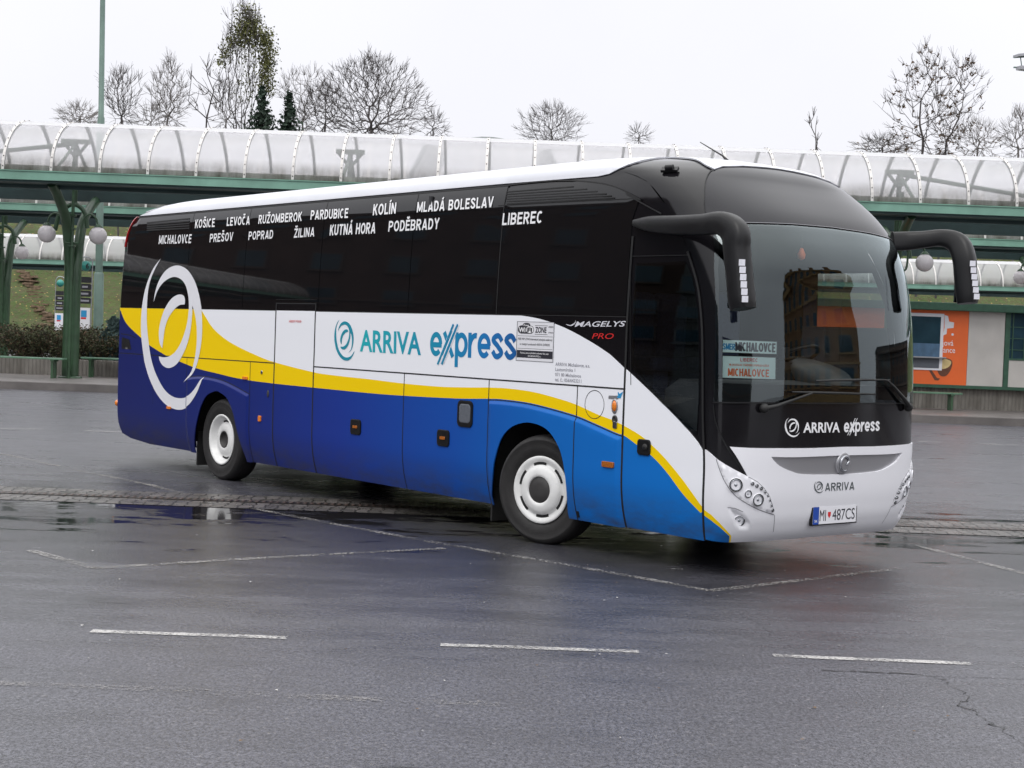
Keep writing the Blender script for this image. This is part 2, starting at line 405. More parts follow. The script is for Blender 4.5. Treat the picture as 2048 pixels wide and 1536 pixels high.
def patch(name, parent, ch, poly, mats, off=0., holes=(), lines=(), classify=None, grid=.07, bump=None, skirt=.004, label=None, step=None):
    """a sheet of bodywork: a polygon in chart space, triangulated and laid on the surface, with turned-in edges"""
    step = step or grid; poly = resample(poly, step, True); holes = [resample(h, step, True) for h in holes]
    V, E = [], []
    def ring(r, closed=True):
        o = len(V); V.extend(r); n = len(r)
        E.extend([(o+i, o+(i+1) % n) for i in range(n if closed else n-1)])
    ring(poly)
    for h in holes: ring(h)
    for l in lines: ring(resample(l, step, False), False)
    A = np.array(poly); lo, hi = A.min(0), A.max(0)
    gx, gy = np.meshgrid(np.arange(lo[0]+grid*.5, hi[0], grid), np.arange(lo[1]+grid*.5, hi[1], grid), indexing='ij')
    G = np.stack([gx.ravel(), gy.ravel()], -1)
    if len(G):
        k = inpoly(G, poly); G = G[k]
        if len(G):
            k = pdist(G, poly) > grid*.35
            for h in holes: k &= ~inpoly(G, h) & (pdist(G, h) > grid*.35)
            G = G[k]
            for l in lines:
                if len(G): G = G[pdist(G, l, False) > grid*.3]
        V.extend(map(tuple, G))
    rv, re, rf, *_ = delaunay_2d_cdt([Vector(v) for v in V], E, [], 0, 1e-6)
    P2 = np.array([v[:] for v in rv]); F = np.array([f for f in rf if len(f) == 3])
    cen = P2[F].mean(1); k = inpoly(cen, poly)
    for h in holes: k &= ~inpoly(cen, h)
    F = F[k]; cen = cen[k]
    a, b, c = P2[F[:, 0]], P2[F[:, 1]], P2[F[:, 2]]
    ar = (b[:, 0]-a[:, 0])*(c[:, 1]-a[:, 1])-(b[:, 1]-a[:, 1])*(c[:, 0]-a[:, 0])
    F[ar < 0] = F[ar < 0][:, ::-1]
    k = np.abs(ar) > 1e-10; F = F[k]; cen = cen[k]
    used = np.unique(F); mp = -np.ones(len(P2), int); mp[used] = np.arange(len(used)); F = mp[F]; P2 = P2[used]
    P, Nn = chart_n(ch, P2[:, 0], P2[:, 1], bump, off)
    mi = list(classify(cen)) if classify is not None else [0]*len(F)
    faces = [tuple(map(int, f)) for f in F]; verts = [tuple(p) for p in P]; ln = [tuple(Nn[i]) for f in F for i in f]; sm = [True]*len(faces)
    if skirt:
        from collections import defaultdict
        cnt = defaultdict(list)
        for fi, f in enumerate(faces):
            for i in range(3): cnt[tuple(sorted((f[i], f[(i+1) % 3])))].append((f[i], f[(i+1) % 3], fi))
        for e, L in cnt.items():
            if len(L) != 1: continue
            i, j, fi = L[0]; o = len(verts)
            verts += [tuple(P[i]), tuple(P[j]), tuple(P[j]-Nn[j]*skirt), tuple(P[i]-Nn[i]*skirt)]
            d = P[j]-P[i]; nn = np.cross(d, Nn[i]); nn /= max(np.linalg.norm(nn), 1e-9)
            faces.append((o+1, o, o+3, o+2)); mi.append(mi[fi]); sm.append(True); ln += [tuple(nn)]*4
    me = bpy.data.meshes.new(name); me.from_pydata(verts, [], faces)
    for q in (mats if isinstance(mats, (list, tuple)) else [mats]): me.materials.append(q)
    me.polygons.foreach_set('material_index', [int(i) for i in mi]); me.polygons.foreach_set('use_smooth', sm); me.update()
    me.normals_split_custom_set(ln)
    return link_mesh(name, me, parent, label=label)
def strip_geo(mb, ch, pts, width, off=.002, bump=None, mi=0, step=.05, taper=None):
    pts = np.array(resample(pts, step, False)); P, N = chart_n(ch, pts[:, 0], pts[:, 1], bump, off)
    T = np.gradient(P, axis=0); S = np.cross(T, N); S /= np.maximum(np.linalg.norm(S, axis=-1, keepdims=True), 1e-9)
    wv = np.full(len(P), width/2) if taper is None else np.interp(np.linspace(0, 1, len(P)), np.linspace(0, 1, len(taper)), taper)/2
    L, R = P-S*wv[:, None], P+S*wv[:, None]; n = len(P)
    mb.add(list(L)+list(R), [(i, n+i, n+i+1, i+1) for i in range(n-1)], mi, True)
def dec_poly(mb, ch, poly, off, bump=None, mi=0, holes=(), grid=.08):
    poly = resample(poly, grid, True); V = list(poly); n = len(poly); E = [(i, (i+1) % n) for i in range(n)]
    for h in holes:
        h = resample(h, grid, True); o = len(V); V += h; E += [(o+i, o+(i+1) % len(h)) for i in range(len(h))]
    A = np.array(poly); lo, hi = A.min(0), A.max(0)
    gx, gy = np.meshgrid(np.arange(lo[0]+grid*.5, hi[0], grid), np.arange(lo[1]+grid*.5, hi[1], grid), indexing='ij'); G = np.stack([gx.ravel(), gy.ravel()], -1)
    if len(G): G = G[inpoly(G, poly)]; V += list(map(tuple, G))
    rv, re, rf, *_ = delaunay_2d_cdt([Vector(v) for v in V], E, [], 0, 1e-7)
    P2 = np.array([v[:] for v in rv]); F = np.array([f for f in rf if len(f) == 3]); cen = P2[F].mean(1); k = inpoly(cen, poly)
    for h in holes: k &= ~inpoly(cen, h)
    F = F[k]; a, b, c = P2[F[:, 0]], P2[F[:, 1]], P2[F[:, 2]]
    ar = (b[:, 0]-a[:, 0])*(c[:, 1]-a[:, 1])-(b[:, 1]-a[:, 1])*(c[:, 0]-a[:, 0]); F[ar < 0] = F[ar < 0][:, ::-1]
    P, N = chart_n(ch, P2[:, 0], P2[:, 1], bump, off)
    mb.add(list(P), [tuple(map(int, f)) for f in F], mi, True)
# ---- lettering: font outlines turned to geometry and laid on a surface
_tc = {}
def text_geo(s, bold=0., ref='H'):
    key = (s, bold, ref)
    if key in _tc: return _tc[key]
    def ev(txt):
        cu = bpy.data.curves.new('t', 'FONT'); cu.body = txt; cu.offset = bold; cu.resolution_u = 4; cu.fill_mode = 'FRONT'
        o = bpy.data.objects.new('t', cu); COL.objects.link(o); dg = bpy.context.evaluated_depsgraph_get(); dg.update()
        me = o.evaluated_get(dg).to_mesh(); v = np.array([q.co[:2] for q in me.vertices]); f = [tuple(p.vertices) for p in me.polygons]
        o.evaluated_get(dg).to_mesh_clear(); bpy.data.objects.remove(o); bpy.data.curves.remove(cu); return v, f
    v, f = ev(s); h, _ = ev(ref)
    x0, x1 = v[:, 0].min(), v[:, 0].max()
    v = np.stack([(v[:, 0]-x0)/(x1-x0), v[:, 1]/h[:, 1].max()], -1)
    _tc[key] = (v, f); return v, f
def text_on(mb, s, ch, lb, rb, lt, off=.004, bold=.02, ref='H', bump=None, mi=0):
    v, f = text_geo(s, bold, ref); lb, rb, lt = map(lambda q: np.array(q, float), (lb, rb, lt))
    Q = lb+v[:, :1]*(rb-lb)+v[:, 1:]*(lt-lb); P, N = chart_n(ch, Q[:, 0], Q[:, 1], bump, off)
    nn = N.mean(0); fs = []
    for q in f:
        a, b, c = P[q[0]], P[q[1]], P[q[2]]
        fs.append(q if np.cross(b-a, c-a)@nn > 0 else q[::-1])
    mb.add(list(P), fs, mi, False)
# ---- heavy grotesque capitals built from strokes (unit: cap height, or x-height for the small letters)
def arc(cx, cy, rx, ry, a0, a1, n=14): return [(cx+rx*math.cos(math.radians(a)), cy+ry*math.sin(math.radians(a))) for a in np.linspace(a0, a1, n)]
def glyph(c, T):
    h = T/2
    def W(w): return h, w-h, h, 1-h, w
    acc = {'Š': ('S', 'v'), 'Č': ('C', 'v'), 'Ž': ('Z', 'v'), 'Ě': ('E', 'v'), 'Á': ('A', '/'), 'Í': ('I', '/'), 'Ú': ('U', '/'), 'Ý': ('Y', '/')}
    if c in acc:
        st, w = glyph(acc[c][0], T); k = T*.6
        st = st+([[(w/2-.17, 1.27), (w/2, 1.12)], [(w/2, 1.12), (w/2+.17, 1.27)]] if acc[c][1] == 'v' else [[(w/2-.05, 1.1), (w/2+.12, 1.3)]]); return st, w
    if c == 'I': return [[(h, 0), (h, 1)]], T
    l, r, b, t, w = W({'M': .86, 'A': .74, 'V': .72, 'O': .76, 'Y': .70, 'E': .60, 'L': .56, 'F': .58, 'X': .70, 'Z': .62, '-': .3, ' ': .30, 'e': .98, 'x': .95, 'p': .98, 'r': .66, 's': .90}.get(c, .68))
    m = w/2; e = .003
    G = {'A': [[(h*.9, 0), (m-e, 1-h*.3)], [(m+e, 1-h*.3), (w-h*.9, 0)], [(l+.1, .27), (r-.1, .27)]],
     'B': [[(l, 0), (l, 1)], [(l, t), (m, t)]+arc(m, .75-h/2+.01, r-m-.02, .25-h/2+.0, 90, -90)+[(l, .5)], [(m, .5)]+arc(m, .25+h/2, r-m, .25-h/2, 90, -90)+[(l, b)]],
     'C': [arc(m, .5, r-m, .5-h, 48, 312, 22)], 'D': [[(l, 0), (l, 1)], [(l, t), (m*.9, t)]+arc(m*.9, .5, r-m*.9, .5-h, 90, -90)+[(l, b)]],
     'E': [[(l, 0), (l, 1)], [(l, t), (w, t)], [(l, .52), (w-.06, .52)], [(l, b), (w, b)]], 'F': [[(l, 0), (l, 1)], [(l, t), (w, t)], [(l, .5), (w-.08, .5)]],
     'H': [[(l, 0), (l, 1)], [(r, 0), (r, 1)], [(l, .52), (r, .52)]], 'J': [[(r, 1), (r, .3)]+arc(m, .3, r-m, .3-h, 0, -170)],
     'K': [[(l, 0), (l, 1)], [(l, .38), (r-.02, 1)], [(l+.2, .55), (r+.01, 0)]], 'L': [[(l, 0), (l, 1)], [(l, b), (w, b)]],
     'M': [[(l, 0), (l, 1)], [(r, 0), (r, 1)], [(l, .98), (m, .12)], [(r, .98), (m, .12)]], 'N': [[(l, 0), (l, 1)], [(r, 0), (r, 1)], [(l, .97), (r, .03)]],
     'O': [arc(m, .5, r-m, .5-h, 0, 360, 30)], 'P': [[(l, 0), (l, 1)], [(l, t), (m, t)]+arc(m, .72-h/2+.02, r-m, .28-h/2-.02, 90, -90)+[(l, .44)]],
     'R': [[(l, 0), (l, 1)], [(l, t), (m, t)]+arc(m, .74-h/2+.01, r-m-.01, .26-h/2, 90, -90)+[(l, .48)], [(m-.02, .46), (r+.01, 0)]],
     'S': [spline([(r-.01, .74), (m+.12, t-.02), (m-.1, t-.01), (l+.01, .76), (m-.06, .56), (m+.1, .46), (r, .26), (m+.1, b+.01), (m-.12, b+.02), (l-.01, .27)], 4)],
     'T': [[(0, t), (w, t)], [(m, 0), (m, 1)]], 'U': [[(l, 1), (l, .32)]+arc(m, .32, r-m, .32-h, 180, 360)+[(r, 1)]], 'V': [[(h*.9, 1), (m-e, h*.3)], [(m+e, h*.3), (w-h*.9, 1)]],
     'X': [[(h, 0), (r, 1)], [(h, 1), (r, 0)]], 'Y': [[(h*.9, 1), (m, .45)], [(w-h*.9, 1), (m, .45)], [(m, 0), (m, .5)]], 'Z': [[(0, t), (w, t)], [(0, b), (w, b)], [(r-.02, t), (l+.02, b)]],
     '-': [[(0, .42), (w, .42)]], ' ': [],
     'e': [arc(m, .5, r-m, .5-h, 0, 318, 24), [(l, .47), (w-.02, .47)]], 'x': [[(h*.9, 0), (w-h*.9, 1)], [(h*.9, 1), (w-h*.9, 0)]],
     'p': [[(l, -.40), (l, 1)], arc(m, .5, r-m, .5-h, 0, 360, 28)], 'r': [[(l, 0), (l, 1)], [(l, .5)]+arc(r+.02, .45, r-l, .55-h, 165, 80, 8)],
     's': [spline([(r, .70), (m+.14, t-.01), (m-.1, t), (l+.01, .74), (m-.04, .55), (m+.1, .45), (r-.005, .26), (m+.1, b), (m-.14, b+.01), (l-.01, .30)], 4)]}
    return G[c], w
def ribbon2(pts, T):
    P = np.array(pts, float); d = np.diff(P, axis=0); d /= np.maximum(np.linalg.norm(d, axis=1, keepdims=True), 1e-9)
    t_ = np.vstack([d[:1], (d[:-1]+d[1:]), d[-1:]]); t_ /= np.maximum(np.linalg.norm(t_, axis=1, keepdims=True), 1e-9)
    if np.linalg.norm(P[0]-P[-1]) < 1e-6: t_[0] = t_[-1] = (t_[0]+t_[-1])/np.linalg.norm(t_[0]+t_[-1])
    n = np.stack([-t_[:, 1], t_[:, 0]], 1); return P+n*T/2, P-n*T/2
def stroke_text(mb, s, ch, lb, rb, lt, off=.004, T=.19, gap=.12, mi=0, bump=None):
    lb, rb, lt = map(lambda q: np.array(q, float), (lb, rb, lt)); x = 0; S = []
    for c in s:
        st, w = glyph(c, T); S += [[(a+x, b) for a, b in q] for q in st]; x += w+gap
    q3 = ch(np.array([lb[0], rb[0], lt[0]]), np.array([lb[1], rb[1], lt[1]])); k_ = np.linalg.norm(q3[1]-q3[0])/np.linalg.norm(q3[2]-q3[0])/(x-gap); S = [[(a*k_, b) for a, b in q] for q in S]; tot = (x-gap)*k_
    for i, q in enumerate(S):
        L, R = ribbon2(q, T); n = len(L); A = np.vstack([L, R]); Q = lb+A[:, :1]/tot*(rb-lb)+A[:, 1:]*(lt-lb)
        P, N = chart_n(ch, Q[:, 0], Q[:, 1], bump, off+.00025*(i % 4))
        f = [(n+j, n+j+1, j+1, j) for j in range(n-1)]
        if n > 1 and np.cross(P[f[0][1]]-P[f[0][0]], P[f[0][2]]-P[f[0][0]])@N[0] < 0: f = [k[::-1] for k in f]
        mb.add(list(P), f, mi, False)
def flat_chart(o, ex, ey, ez):
    o, ex, ey = map(lambda q: np.array(q, float), (o, ex, ey))
    return lambda a, b: o+np.asarray(a, float)[..., None]*ex+np.asarray(b, float)[..., None]*ey

BUS = empty('coach', tuple(B0), TH, label='white, blue and yellow long-distance coach with black glazed upper half parked on the wet asphalt', cat='bus')

# ---- livery curves on the right side (chart x, t)
c_low = PS([(234, 617)]+Z3((200, 1010), (300, 1110), (380, 1180), (510, 1260))+Z4((600, 275), (740, 330), (900, 370), (1000, 395), (1135, 420), (1330, 445), (1620, 475), (2048, 517))
        + Z5((670, 613), (1000, 630), (1210, 632), (1300, 636), (1450, 655), (1600, 690), (1770, 740), (1900, 795))+Z2((40, 530), (95, 550), (170, 605), (270, 680), (370, 790), (470, 925), (580, 1042)))
c_top = PS(Z3((765, 903), (800, 960), (860, 1050), (950, 1130), (1050, 1190), (1200, 1260), (1330, 1308))+Z4((1620, 358), (1800, 385), (2048, 412))
        + Z5((670, 535), (900, 555), (1100, 560), (1210, 560), (1350, 568), (1500, 590), (1650, 630), (1770, 670), (1900, 730))+Z2((20, 450), (110, 495), (200, 550), (270, 610), (350, 690), (450, 810), (520, 905), (580, 990)))
c_blk = PS([(600, 621.5), (1000, 630)]+Z5((1400, 98), (1550, 125), (1700, 180), (1850, 260), (1960, 330))+Z2((20, 45), (115, 135), (300, 310), (450, 460), (585, 620)))
c_low = spline(c_low, 5); c_top = spline(c_top, 5); c_blk = spline(c_blk, 5)
c_low[0] = (-9.14, 2.118); c_top[0] = (c_top[0][0], 2.112)
al = np.array(c_low); at = np.array(c_top); ab = np.array(c_blk)
BELT = 2.109
def livery(cen):
    x, z = cen[:, 0], cen[:, 1]
    zl = np.interp(x, al[:, 0], al[:, 1]); zt_ = np.interp(x, at[:, 0], at[:, 1], left=BELT); zb = np.where(x < -.6, BELT, np.interp(x, ab[:, 0], ab[:, 1]))
    r = np.where(z < zl, 0, np.where(z < zt_, 1, 2)); return np.where(z > zb, 3, r)
LIV = [M['blue'], M['yellow'], M['white'], M['black']]
LINES = [c_low, c_top, [(-9.2, BELT), (-.6, BELT)], [q for q in c_blk if q[0] > -.6]]

# ---- wheel arches and raised wheel surrounds
arch_r = PS(Z4((733, 950), (728, 900), (733, 800), (745, 730), (775, 620), (820, 535), (880, 503))); arch_f = PS(Z9((22, 1210), (25, 1100), (40, 960), (80, 830), (140, 755), (220, 722)))
def arch_poly(left, cx):
    # the visible leading half, mirrored about the axle
    L = spline(left, 5); L[0] = (L[0][0], .2); R = [(2*cx-x, z) for x, z in L][::-1]; return L+R
xr_c, xf_c = -6.13, .0
arch_r = arch_poly([(x, z) for x, z in arch_r]+[(xr_c, arch_r[-1][1]+.004)], xr_c); arch_f = spline(PS(Z9((22, 1210), (25, 1100), (40, 960), (80, 830), (140, 755), (220, 722), (300, 727), (380, 768), (440, 852), (475, 950), (495, 1080), (505, 1200), (513, 1312))), 5)
arch_f[0] = (arch_f[0][0], .2); arch_f[-1] = (arch_f[-1][0], .2)
fl_r = spline(PS(Z4((660, 400), (720, 388), (790, 389), (900, 410), (1000, 450), (1135, 525))), 4)
fl_f = [q for q in c_low if -.728 < q[0] < 1.157]
fl_f = [(-.728, fl_f[0][1]-.02)]+[(x, z-.012) for x, z in fl_f]+[(1.157, fl_f[-1][1]-.03)]
bump_r = [(fl_r[0][0], .2)]+fl_r+[(fl_r[-1][0], .2)]
bump_f = [(fl_f[0][0], .2)]+fl_f+[(fl_f[-1][0], .2)]
BSIDE.add([(x, z) for x, z in bump_r], .022, .045).add(bump_f, .022, .045)

# ---- dark shell under the panels (openings for glass and wheels)
door_glass = PS(Z1((172, 772), (475, 765), (500, 810), (522, 870), (540, 990), (552, 1100))+Z2((562, 100), (562, 300), (550, 520), (480, 470), (345, 330), (150, 105)))
wsn = PF(Z1((694, 610), (690, 800), (692, 1100), (690, 1400))+Z2((690, 210), (900, 218), (1120, 222)))
wst = PF(Z1((1000, 530), (900, 545), (800, 565), (720, 590)))
cq = QL/2
ws_half = wsn+[(cq, wsn[-1][1]+.0)]; ws_top = [(cq, wst[0][1]+.015)]+wst
def mirq(pts): return [(QL-a, b) for a, b in pts][::-1]
print('door', np.round(door_glass, 3).tolist()); print('ws', np.round(wsn, 3).tolist(), np.round(wst, 3).tolist())
ws_open = wsn+[(cq, wsn[-1][1])]+mirq(wsn)+mirq([(a, b) for a, b in wst])+[(cq, wst[0][1]+.01)]+wst
drv_glass = [(-2.04, 1.2), (-.95, 1.2), (-.95, 2.62), (-1.78, 2.62), (-1.93, 2.32), (-2.02, 1.8)]
def xe_line(t0, t1, n=24): return [(float(tab(np.array([t]))[3][0]), t) for t in np.linspace(t0, t1, n)]
def xr_line(t0, t1, n=24): return [(float(tab(np.array([t]))[4][0]+tab(np.array([t]))[5][0]), t) for t in np.linspace(t0, t1, n)]
shell_poly = [(-8.9, .48), (-8., .36), (-6.9, .34), (2.08, .34)]+xe_line(.36, 4.8)+xr_line(4.8, .5)
body = patch('body', BUS, side_chart, shell_poly, [M['black']], off=-.008, holes=[arch_r, arch_f, door_glass], grid=.14, skirt=0, step=.06)
shell_l = [(-x, z) for x, z in shell_poly][::-1]
patch('body', BUS, left_chart, shell_l, [M['black']], off=-.008, holes=[[(-x, z) for x, z in arch_r][::-1], [(-x, z) for x, z in arch_f][::-1], drv_glass], grid=.14, skirt=0, step=.06)
mk = PF(Z2((607, 660), (690, 725), (790, 790), (905, 838), (862, 745), (822, 680), (790, 632), (950, 640), (1300, 642)))
mk[0] = (0., mk[0][1])
MASK = mk+[(QL-a, b) for a, b in mk[::-1]]+[(QL, 4.8), (0., 4.8)]
patch('front_mask', BUS, front_chart, MASK, [M['black']], off=-.008, holes=[ws_open], grid=.07, skirt=0)
patch('rear_panel', BUS, rear_chart, [(0.0, .5), (QL, .5), (QL, 4.8), (0.0, 4.8)], [M['glassblack']], off=-.008, grid=.14, skirt=0)

# ---- black glazed upper side: window panes
wx = [PS([p])[0][0] for p in ((377, 520), (492, 500), (645, 480), (831, 420), (1001, 500), (1262, 520))]
wx = [-9.0]+wx
GT = 3.355
print('pane x', np.round(wx, 2))
for i in range(len(wx)-1):
    x0, x1 = wx[i]+.005, wx[i+1]-.005
    top = GT if i < 5 else None
    if i < 5: poly = [(x0, BELT+.004), (x1, BELT+.004), (x1, GT), (x0, GT)]
    else: poly = [(x0, BELT-.002), (x1-.02, BELT-.002), (x1-.02, 2.95)]+spline(PS(ZR((1985, 520), (1900, 475), (1800, 437), (1650, 417)))[::1], 3)+[(x0+.1, GT-.02), (x0, GT-.03)]
    patch('side_window', BUS, side_chart, poly, [M['glassblack']], off=.001, grid=.2, skirt=.006)
    patch('side_window', BUS, left_chart, [(-x, z) for x, z in poly][::-1], [M['glassblack']], off=.001, grid=.25, skirt=.006)

# ---- lower panels carrying the livery
SX = dict(a=-6.78, b=-5.31, c=-4.785, d=-3.915, e=-2.143, f=-.728, g=.548, h=1.157)
SX['a'] = PS([(374, 735)])[0][0]; SX['b'] = PS([(499, 800)])[0][0]
zq = lambda px, py: PS([(px, py)])[0][1]
l1a, l1b = zq(240, 706), zq(551, 726.5); l2a, l2b = zq(631, 733.5), zq(1240, 777.5)
print('lines', l1a, l1b, l2a, l2b, SX)
hl1 = lambda x: l1a+(l1b-l1a)*(x-(-9.1))/(SX['c']+9.1)
hl2 = lambda x: l2a+(l2b-l2a)*(x-SX['d'])/(SX['h']-SX['d'])
rb = PS([(385, 906), (340, 898), (300, 889), (262, 876), (240, 867)]); rb = [(x, max(z, .285)) for x, z in rb]
print('rear bottom', np.round(rb, 3).tolist())
g = .006; BT = .285
BLINES = [[(x, z-d) for x, z in f_] for f_ in (fl_r, fl_f) for d in (0, .015, .03, .045)]
def panel(name, poly, grid=.09, holes=(), **kw):
    return patch(name, BUS, side_chart, poly, LIV, off=.002, holes=holes, lines=LINES+BLINES, classify=livery, grid=grid, bump=BSIDE, skirt=.012, **kw)
panel('side_panel', [(-9.02, hl1(-9.02)+g), (SX['c']-g, hl1(SX['c'])+g), (SX['c']-g, BELT), (-9.02, BELT)])
ra = [q for q in arch_r if q[1] >= BT and q[0] < SX['a']]
half = [q for q in arch_r if q[0] <= xr_c and q[1] > BT]; halff = [q for q in arch_r if q[0] >= xr_c and q[1] > BT]
panel('rear_corner_panel', [(-9.02, .42)]+rb[::-1]+[(half[0][0]-.002, BT)]+half+halff[1:]+[(halff[-1][0], BT), (SX['b']-g, BT), (SX['b']-g, hl1(SX['b'])-g), (-9.02, hl1(-9)-g)], grid=.05)
panel('service_flap', [(SX['b']+g, BT), (SX['c']-g, BT), (SX['c']-g, hl1(SX['c'])-g), (SX['b']+g, hl1(SX['b'])-g)])
EDT = PS([(590, 608)])[0][1]
panel('emergency_door', [(SX['c']+g, BT), (SX['d']-g, BT), (SX['d']-g, EDT), (SX['c']+g, EDT)])
panel('side_panel', [(SX['d']+g, hl2(SX['d'])+g), (SX['h']-g*1.5, hl2(SX['h'])+g), (SX['h']-g*1.5, BELT-.006), (SX['d']+g, BELT-.006)])
panel('luggage_flap', [(SX['d']+g, BT), (SX['e']-g, BT), (SX['e']-g, hl2(SX['e'])-g), (SX['d']+g, hl2(SX['d'])-g)])
panel('luggage_flap', [(SX['e']+g, BT), (SX['f']-g, BT), (SX['f']-g, hl2(SX['f'])-g), (SX['e']+g, hl2(SX['e'])-g)])
fa = [q for q in arch_f if q[1] > BT]
panel('wheel_surround', [(SX['f']+g, BT), (fa[0][0], BT)]+fa+[(fa[-1][0], BT), (SX['g']-g, BT), (SX['g']-g, hl2(SX['g'])-g), (SX['f']+g, hl2(SX['f'])-g)], grid=.05)
panel('side_flap', [(SX['g']+g, BT), (SX['h']-g*1.6, BT), (SX['h']-g*1.6, hl2(SX['h'])-g), (SX['g']+g, hl2(SX['g'])-g)], grid=.05)
dl = PS([(1256, 742)])[0]
dpoly = [(SX['h']+g*1.6, BT)]+[(x-.012, t) for x, t in xe_line(BT, 1.02, 10)]+[q for q in c_blk if q[0] > SX['h']+.03][::-1][1:]+[(SX['h']+g*1.6, float(np.interp(SX['h']+g*1.6, ab[:, 0], ab[:, 1])))]
DOOR = panel('door_panel', dpoly, grid=.07, label='white, yellow and blue lower door panel')
# plain livery on the far side
for lo_, hi_, mm, nm in ((BT, 1.15, 'blue', 'lower_panel'), (1.15, 1.32, 'yellow', 'waist_panel'), (1.32, BELT, 'white', 'side_panel')):
    hl_ = [[(-x, z) for x, z in a_][::-1] for a_ in (arch_r, arch_f)]
    hl_ = hl_ if lo_ == BT else []
    p_ = [(-2.05, lo_), (8.9, lo_), (9.0, hi_), (-2.05, hi_)]
    patch(nm, BUS, left_chart, p_, [M[mm]], off=.002, holes=hl_, grid=.12, skirt=.01)

# ---- panel gaps and trims
mb = MB()
def seam(pts, wd=.012, ch=side_chart, off=.0035, bump=BSIDE, mi=0): strip_geo(mb, ch, pts, wd, off, bump, mi)
for k, hi_, wd in (('c', EDT, .022), ('d', EDT, .022), ('h', GT-.55, .024)):
    seam([(SX[k], BT), (SX[k], hi_)], wd)
seam([(SX['c']-.01, EDT+.006), (SX['d']+.01, EDT+.006)], .012); seam([(SX['c']-.01, EDT+.05), (SX['d']+.01, EDT+.05)], .008, mi=1)
for k, hi_ in (('e', hl2(SX['e'])), ('f', hl2(SX['f'])), ('g', hl2(SX['g']))): seam([(SX[k], BT), (SX[k], hi_)], .011)
seam([(SX['b'], BT), (SX['b'], hl1(SX['b']))], .010); seam([(SX['a'], hl1(SX['a'])), (SX['a'], fl_r[0][1]-.03), (SX['a'], .9)], .008)
seam([(-9.02, hl1(-9.02)), (SX['c'], hl1(SX['c']))], .011); seam([(SX['d'], hl2(SX['d'])), (SX['h'], hl2(SX['h']))], .014)
seam(spline(PS(Z4((405, 230), (405, 420), (402, 600))), 3), .006)
seam(fl_r, .010); seam(fl_f, .010)
circ = PS(Z9((670, 605)))[0]; seam([(circ[0]+.125*math.cos(a), circ[1]+.125*math.sin(a)) for a in np.linspace(0, 2*PI, 28)], .006)
seam([(x-.004, t) for x, t in xe_line(.29, 2.66, 30)], .022, off=.004)
seam([(-9.0, BELT+.0), (SX['c'], BELT)], .006); seam([(SX['d'], BELT), (SX['h'], BELT)], .007)
seam(spline([(-8.9, GT+.01), (-4, GT+.01), (wx[5], GT+.008)], 6), .014)
seam(spline(PS(ZR((1170, 447), (1300, 430), (1500, 413), (1650, 417), (1800, 437), (1900, 475), (2000, 530))+Z1((100, 310), (220, 380), (330, 440))), 4), .012)
seam([(wx[5], BELT), (wx[5], GT)], .012)
# door frame outline
seam(PS(Z1((135, 1536), (135, 712), (500, 705), (535, 800), (565, 900), (590, 1100), (600, 1400))), .008, mi=1, bump=None)
seam(spline(PS(ZR((1160, 560), (1500, 540), (1950, 518))), 4), .006)
mb.build('panel_gaps', [M['seam'], M['plastic']], BUS, fix=False)
# roof edge vents
mv = MB()
for i in range(5):
    x0, x1 = PS(Z3((357, 250+i*14), (680, 218+i*18)))
    strip_geo(mv, side_chart, [x0, x1], .018, .004)
vt = MB()
for i in range(6):
    a, b = PS(ZR((1210, 480+i*14), ([1600, 1680, 1740, 1790, 1820, 1840][i], [449, 463, 477, 490, 502, 514][i])))
    strip_geo(vt, side_chart, [a, b], .011, .004)
mv.build('vent_grille', M['seam'], BUS, fix=False); vt.build('vent_grille', M['seam'], BUS, fix=False)

# ---- white roof
roof_poly = [(-8.70, 3.40), (SX['f'], 3.40), (.60, 3.385), (.745, 3.41), (.89, 3.515), (.99, 3.635), (1.03, 3.75), (1.0, 3.9), (.93, 4.02), (.80, 4.15), (.70, 4.25), (.35, 4.55), (-.2, 4.8), (-7.5, 4.8)]+[(a+.06, b) for a, b in xr_line(4.79, 3.5, 20)]
patch('roof', BUS, side_chart, roof_poly, [M['roofwhite']], off=.006, grid=.1, skirt=.012)
patch('roof', BUS, left_chart, [(-x, z) for x, z in roof_poly][::-1], [M['roofwhite']], off=.006, grid=.1, skirt=.012)
patch('roof_tail', BUS, rear_chart, [(.03, 3.5), (QL-.03, 3.5), (QL-.03, 4.8), (.03, 4.8)], [M['roofwhite']], off=.004, grid=.12, skirt=.01)
cap = [tuple(front_chart(q, 4.8)+np.array([0, 0, .004])) for q in np.linspace(0, QL, 20)]+[tuple(rear_chart(q, 4.8)+np.array([0, 0, .004])) for q in np.linspace(0, QL, 20)]
MB().add(cap, [tuple(range(len(cap)))]).build('roof_centre', M['roofwhite'], BUS)
dome_top = PF(Z1((655, 158), (720, 141), (850, 138), (1000, 148), (1150, 165)))
print('dome top', np.round(dome_top, 3).tolist())
ft = [(q, t) for q, t in dome_top]
ft = [q for q in ft if q[0] < cq-.05]; ctop = 3.618
qx = PF([(1402, 325)])[0][0]
lf = [(qx, 3.50), (qx, 3.62), (qx*.99, 3.75), (qx*.94, 3.9), (qx*.82, 4.05), (qx*.58, 4.18), (qx*.26, 4.25), (.1, 4.8)]
ft[0] = (qx+.02, ft[0][1]); fr_poly = lf[::-1]+ft+[(cq, ctop)]+mirq(ft)+mirq(lf[::-1])
patch('roof_front', BUS, front_chart, fr_poly, [M['roofwhite']], off=.009, grid=.06, skirt=.012)
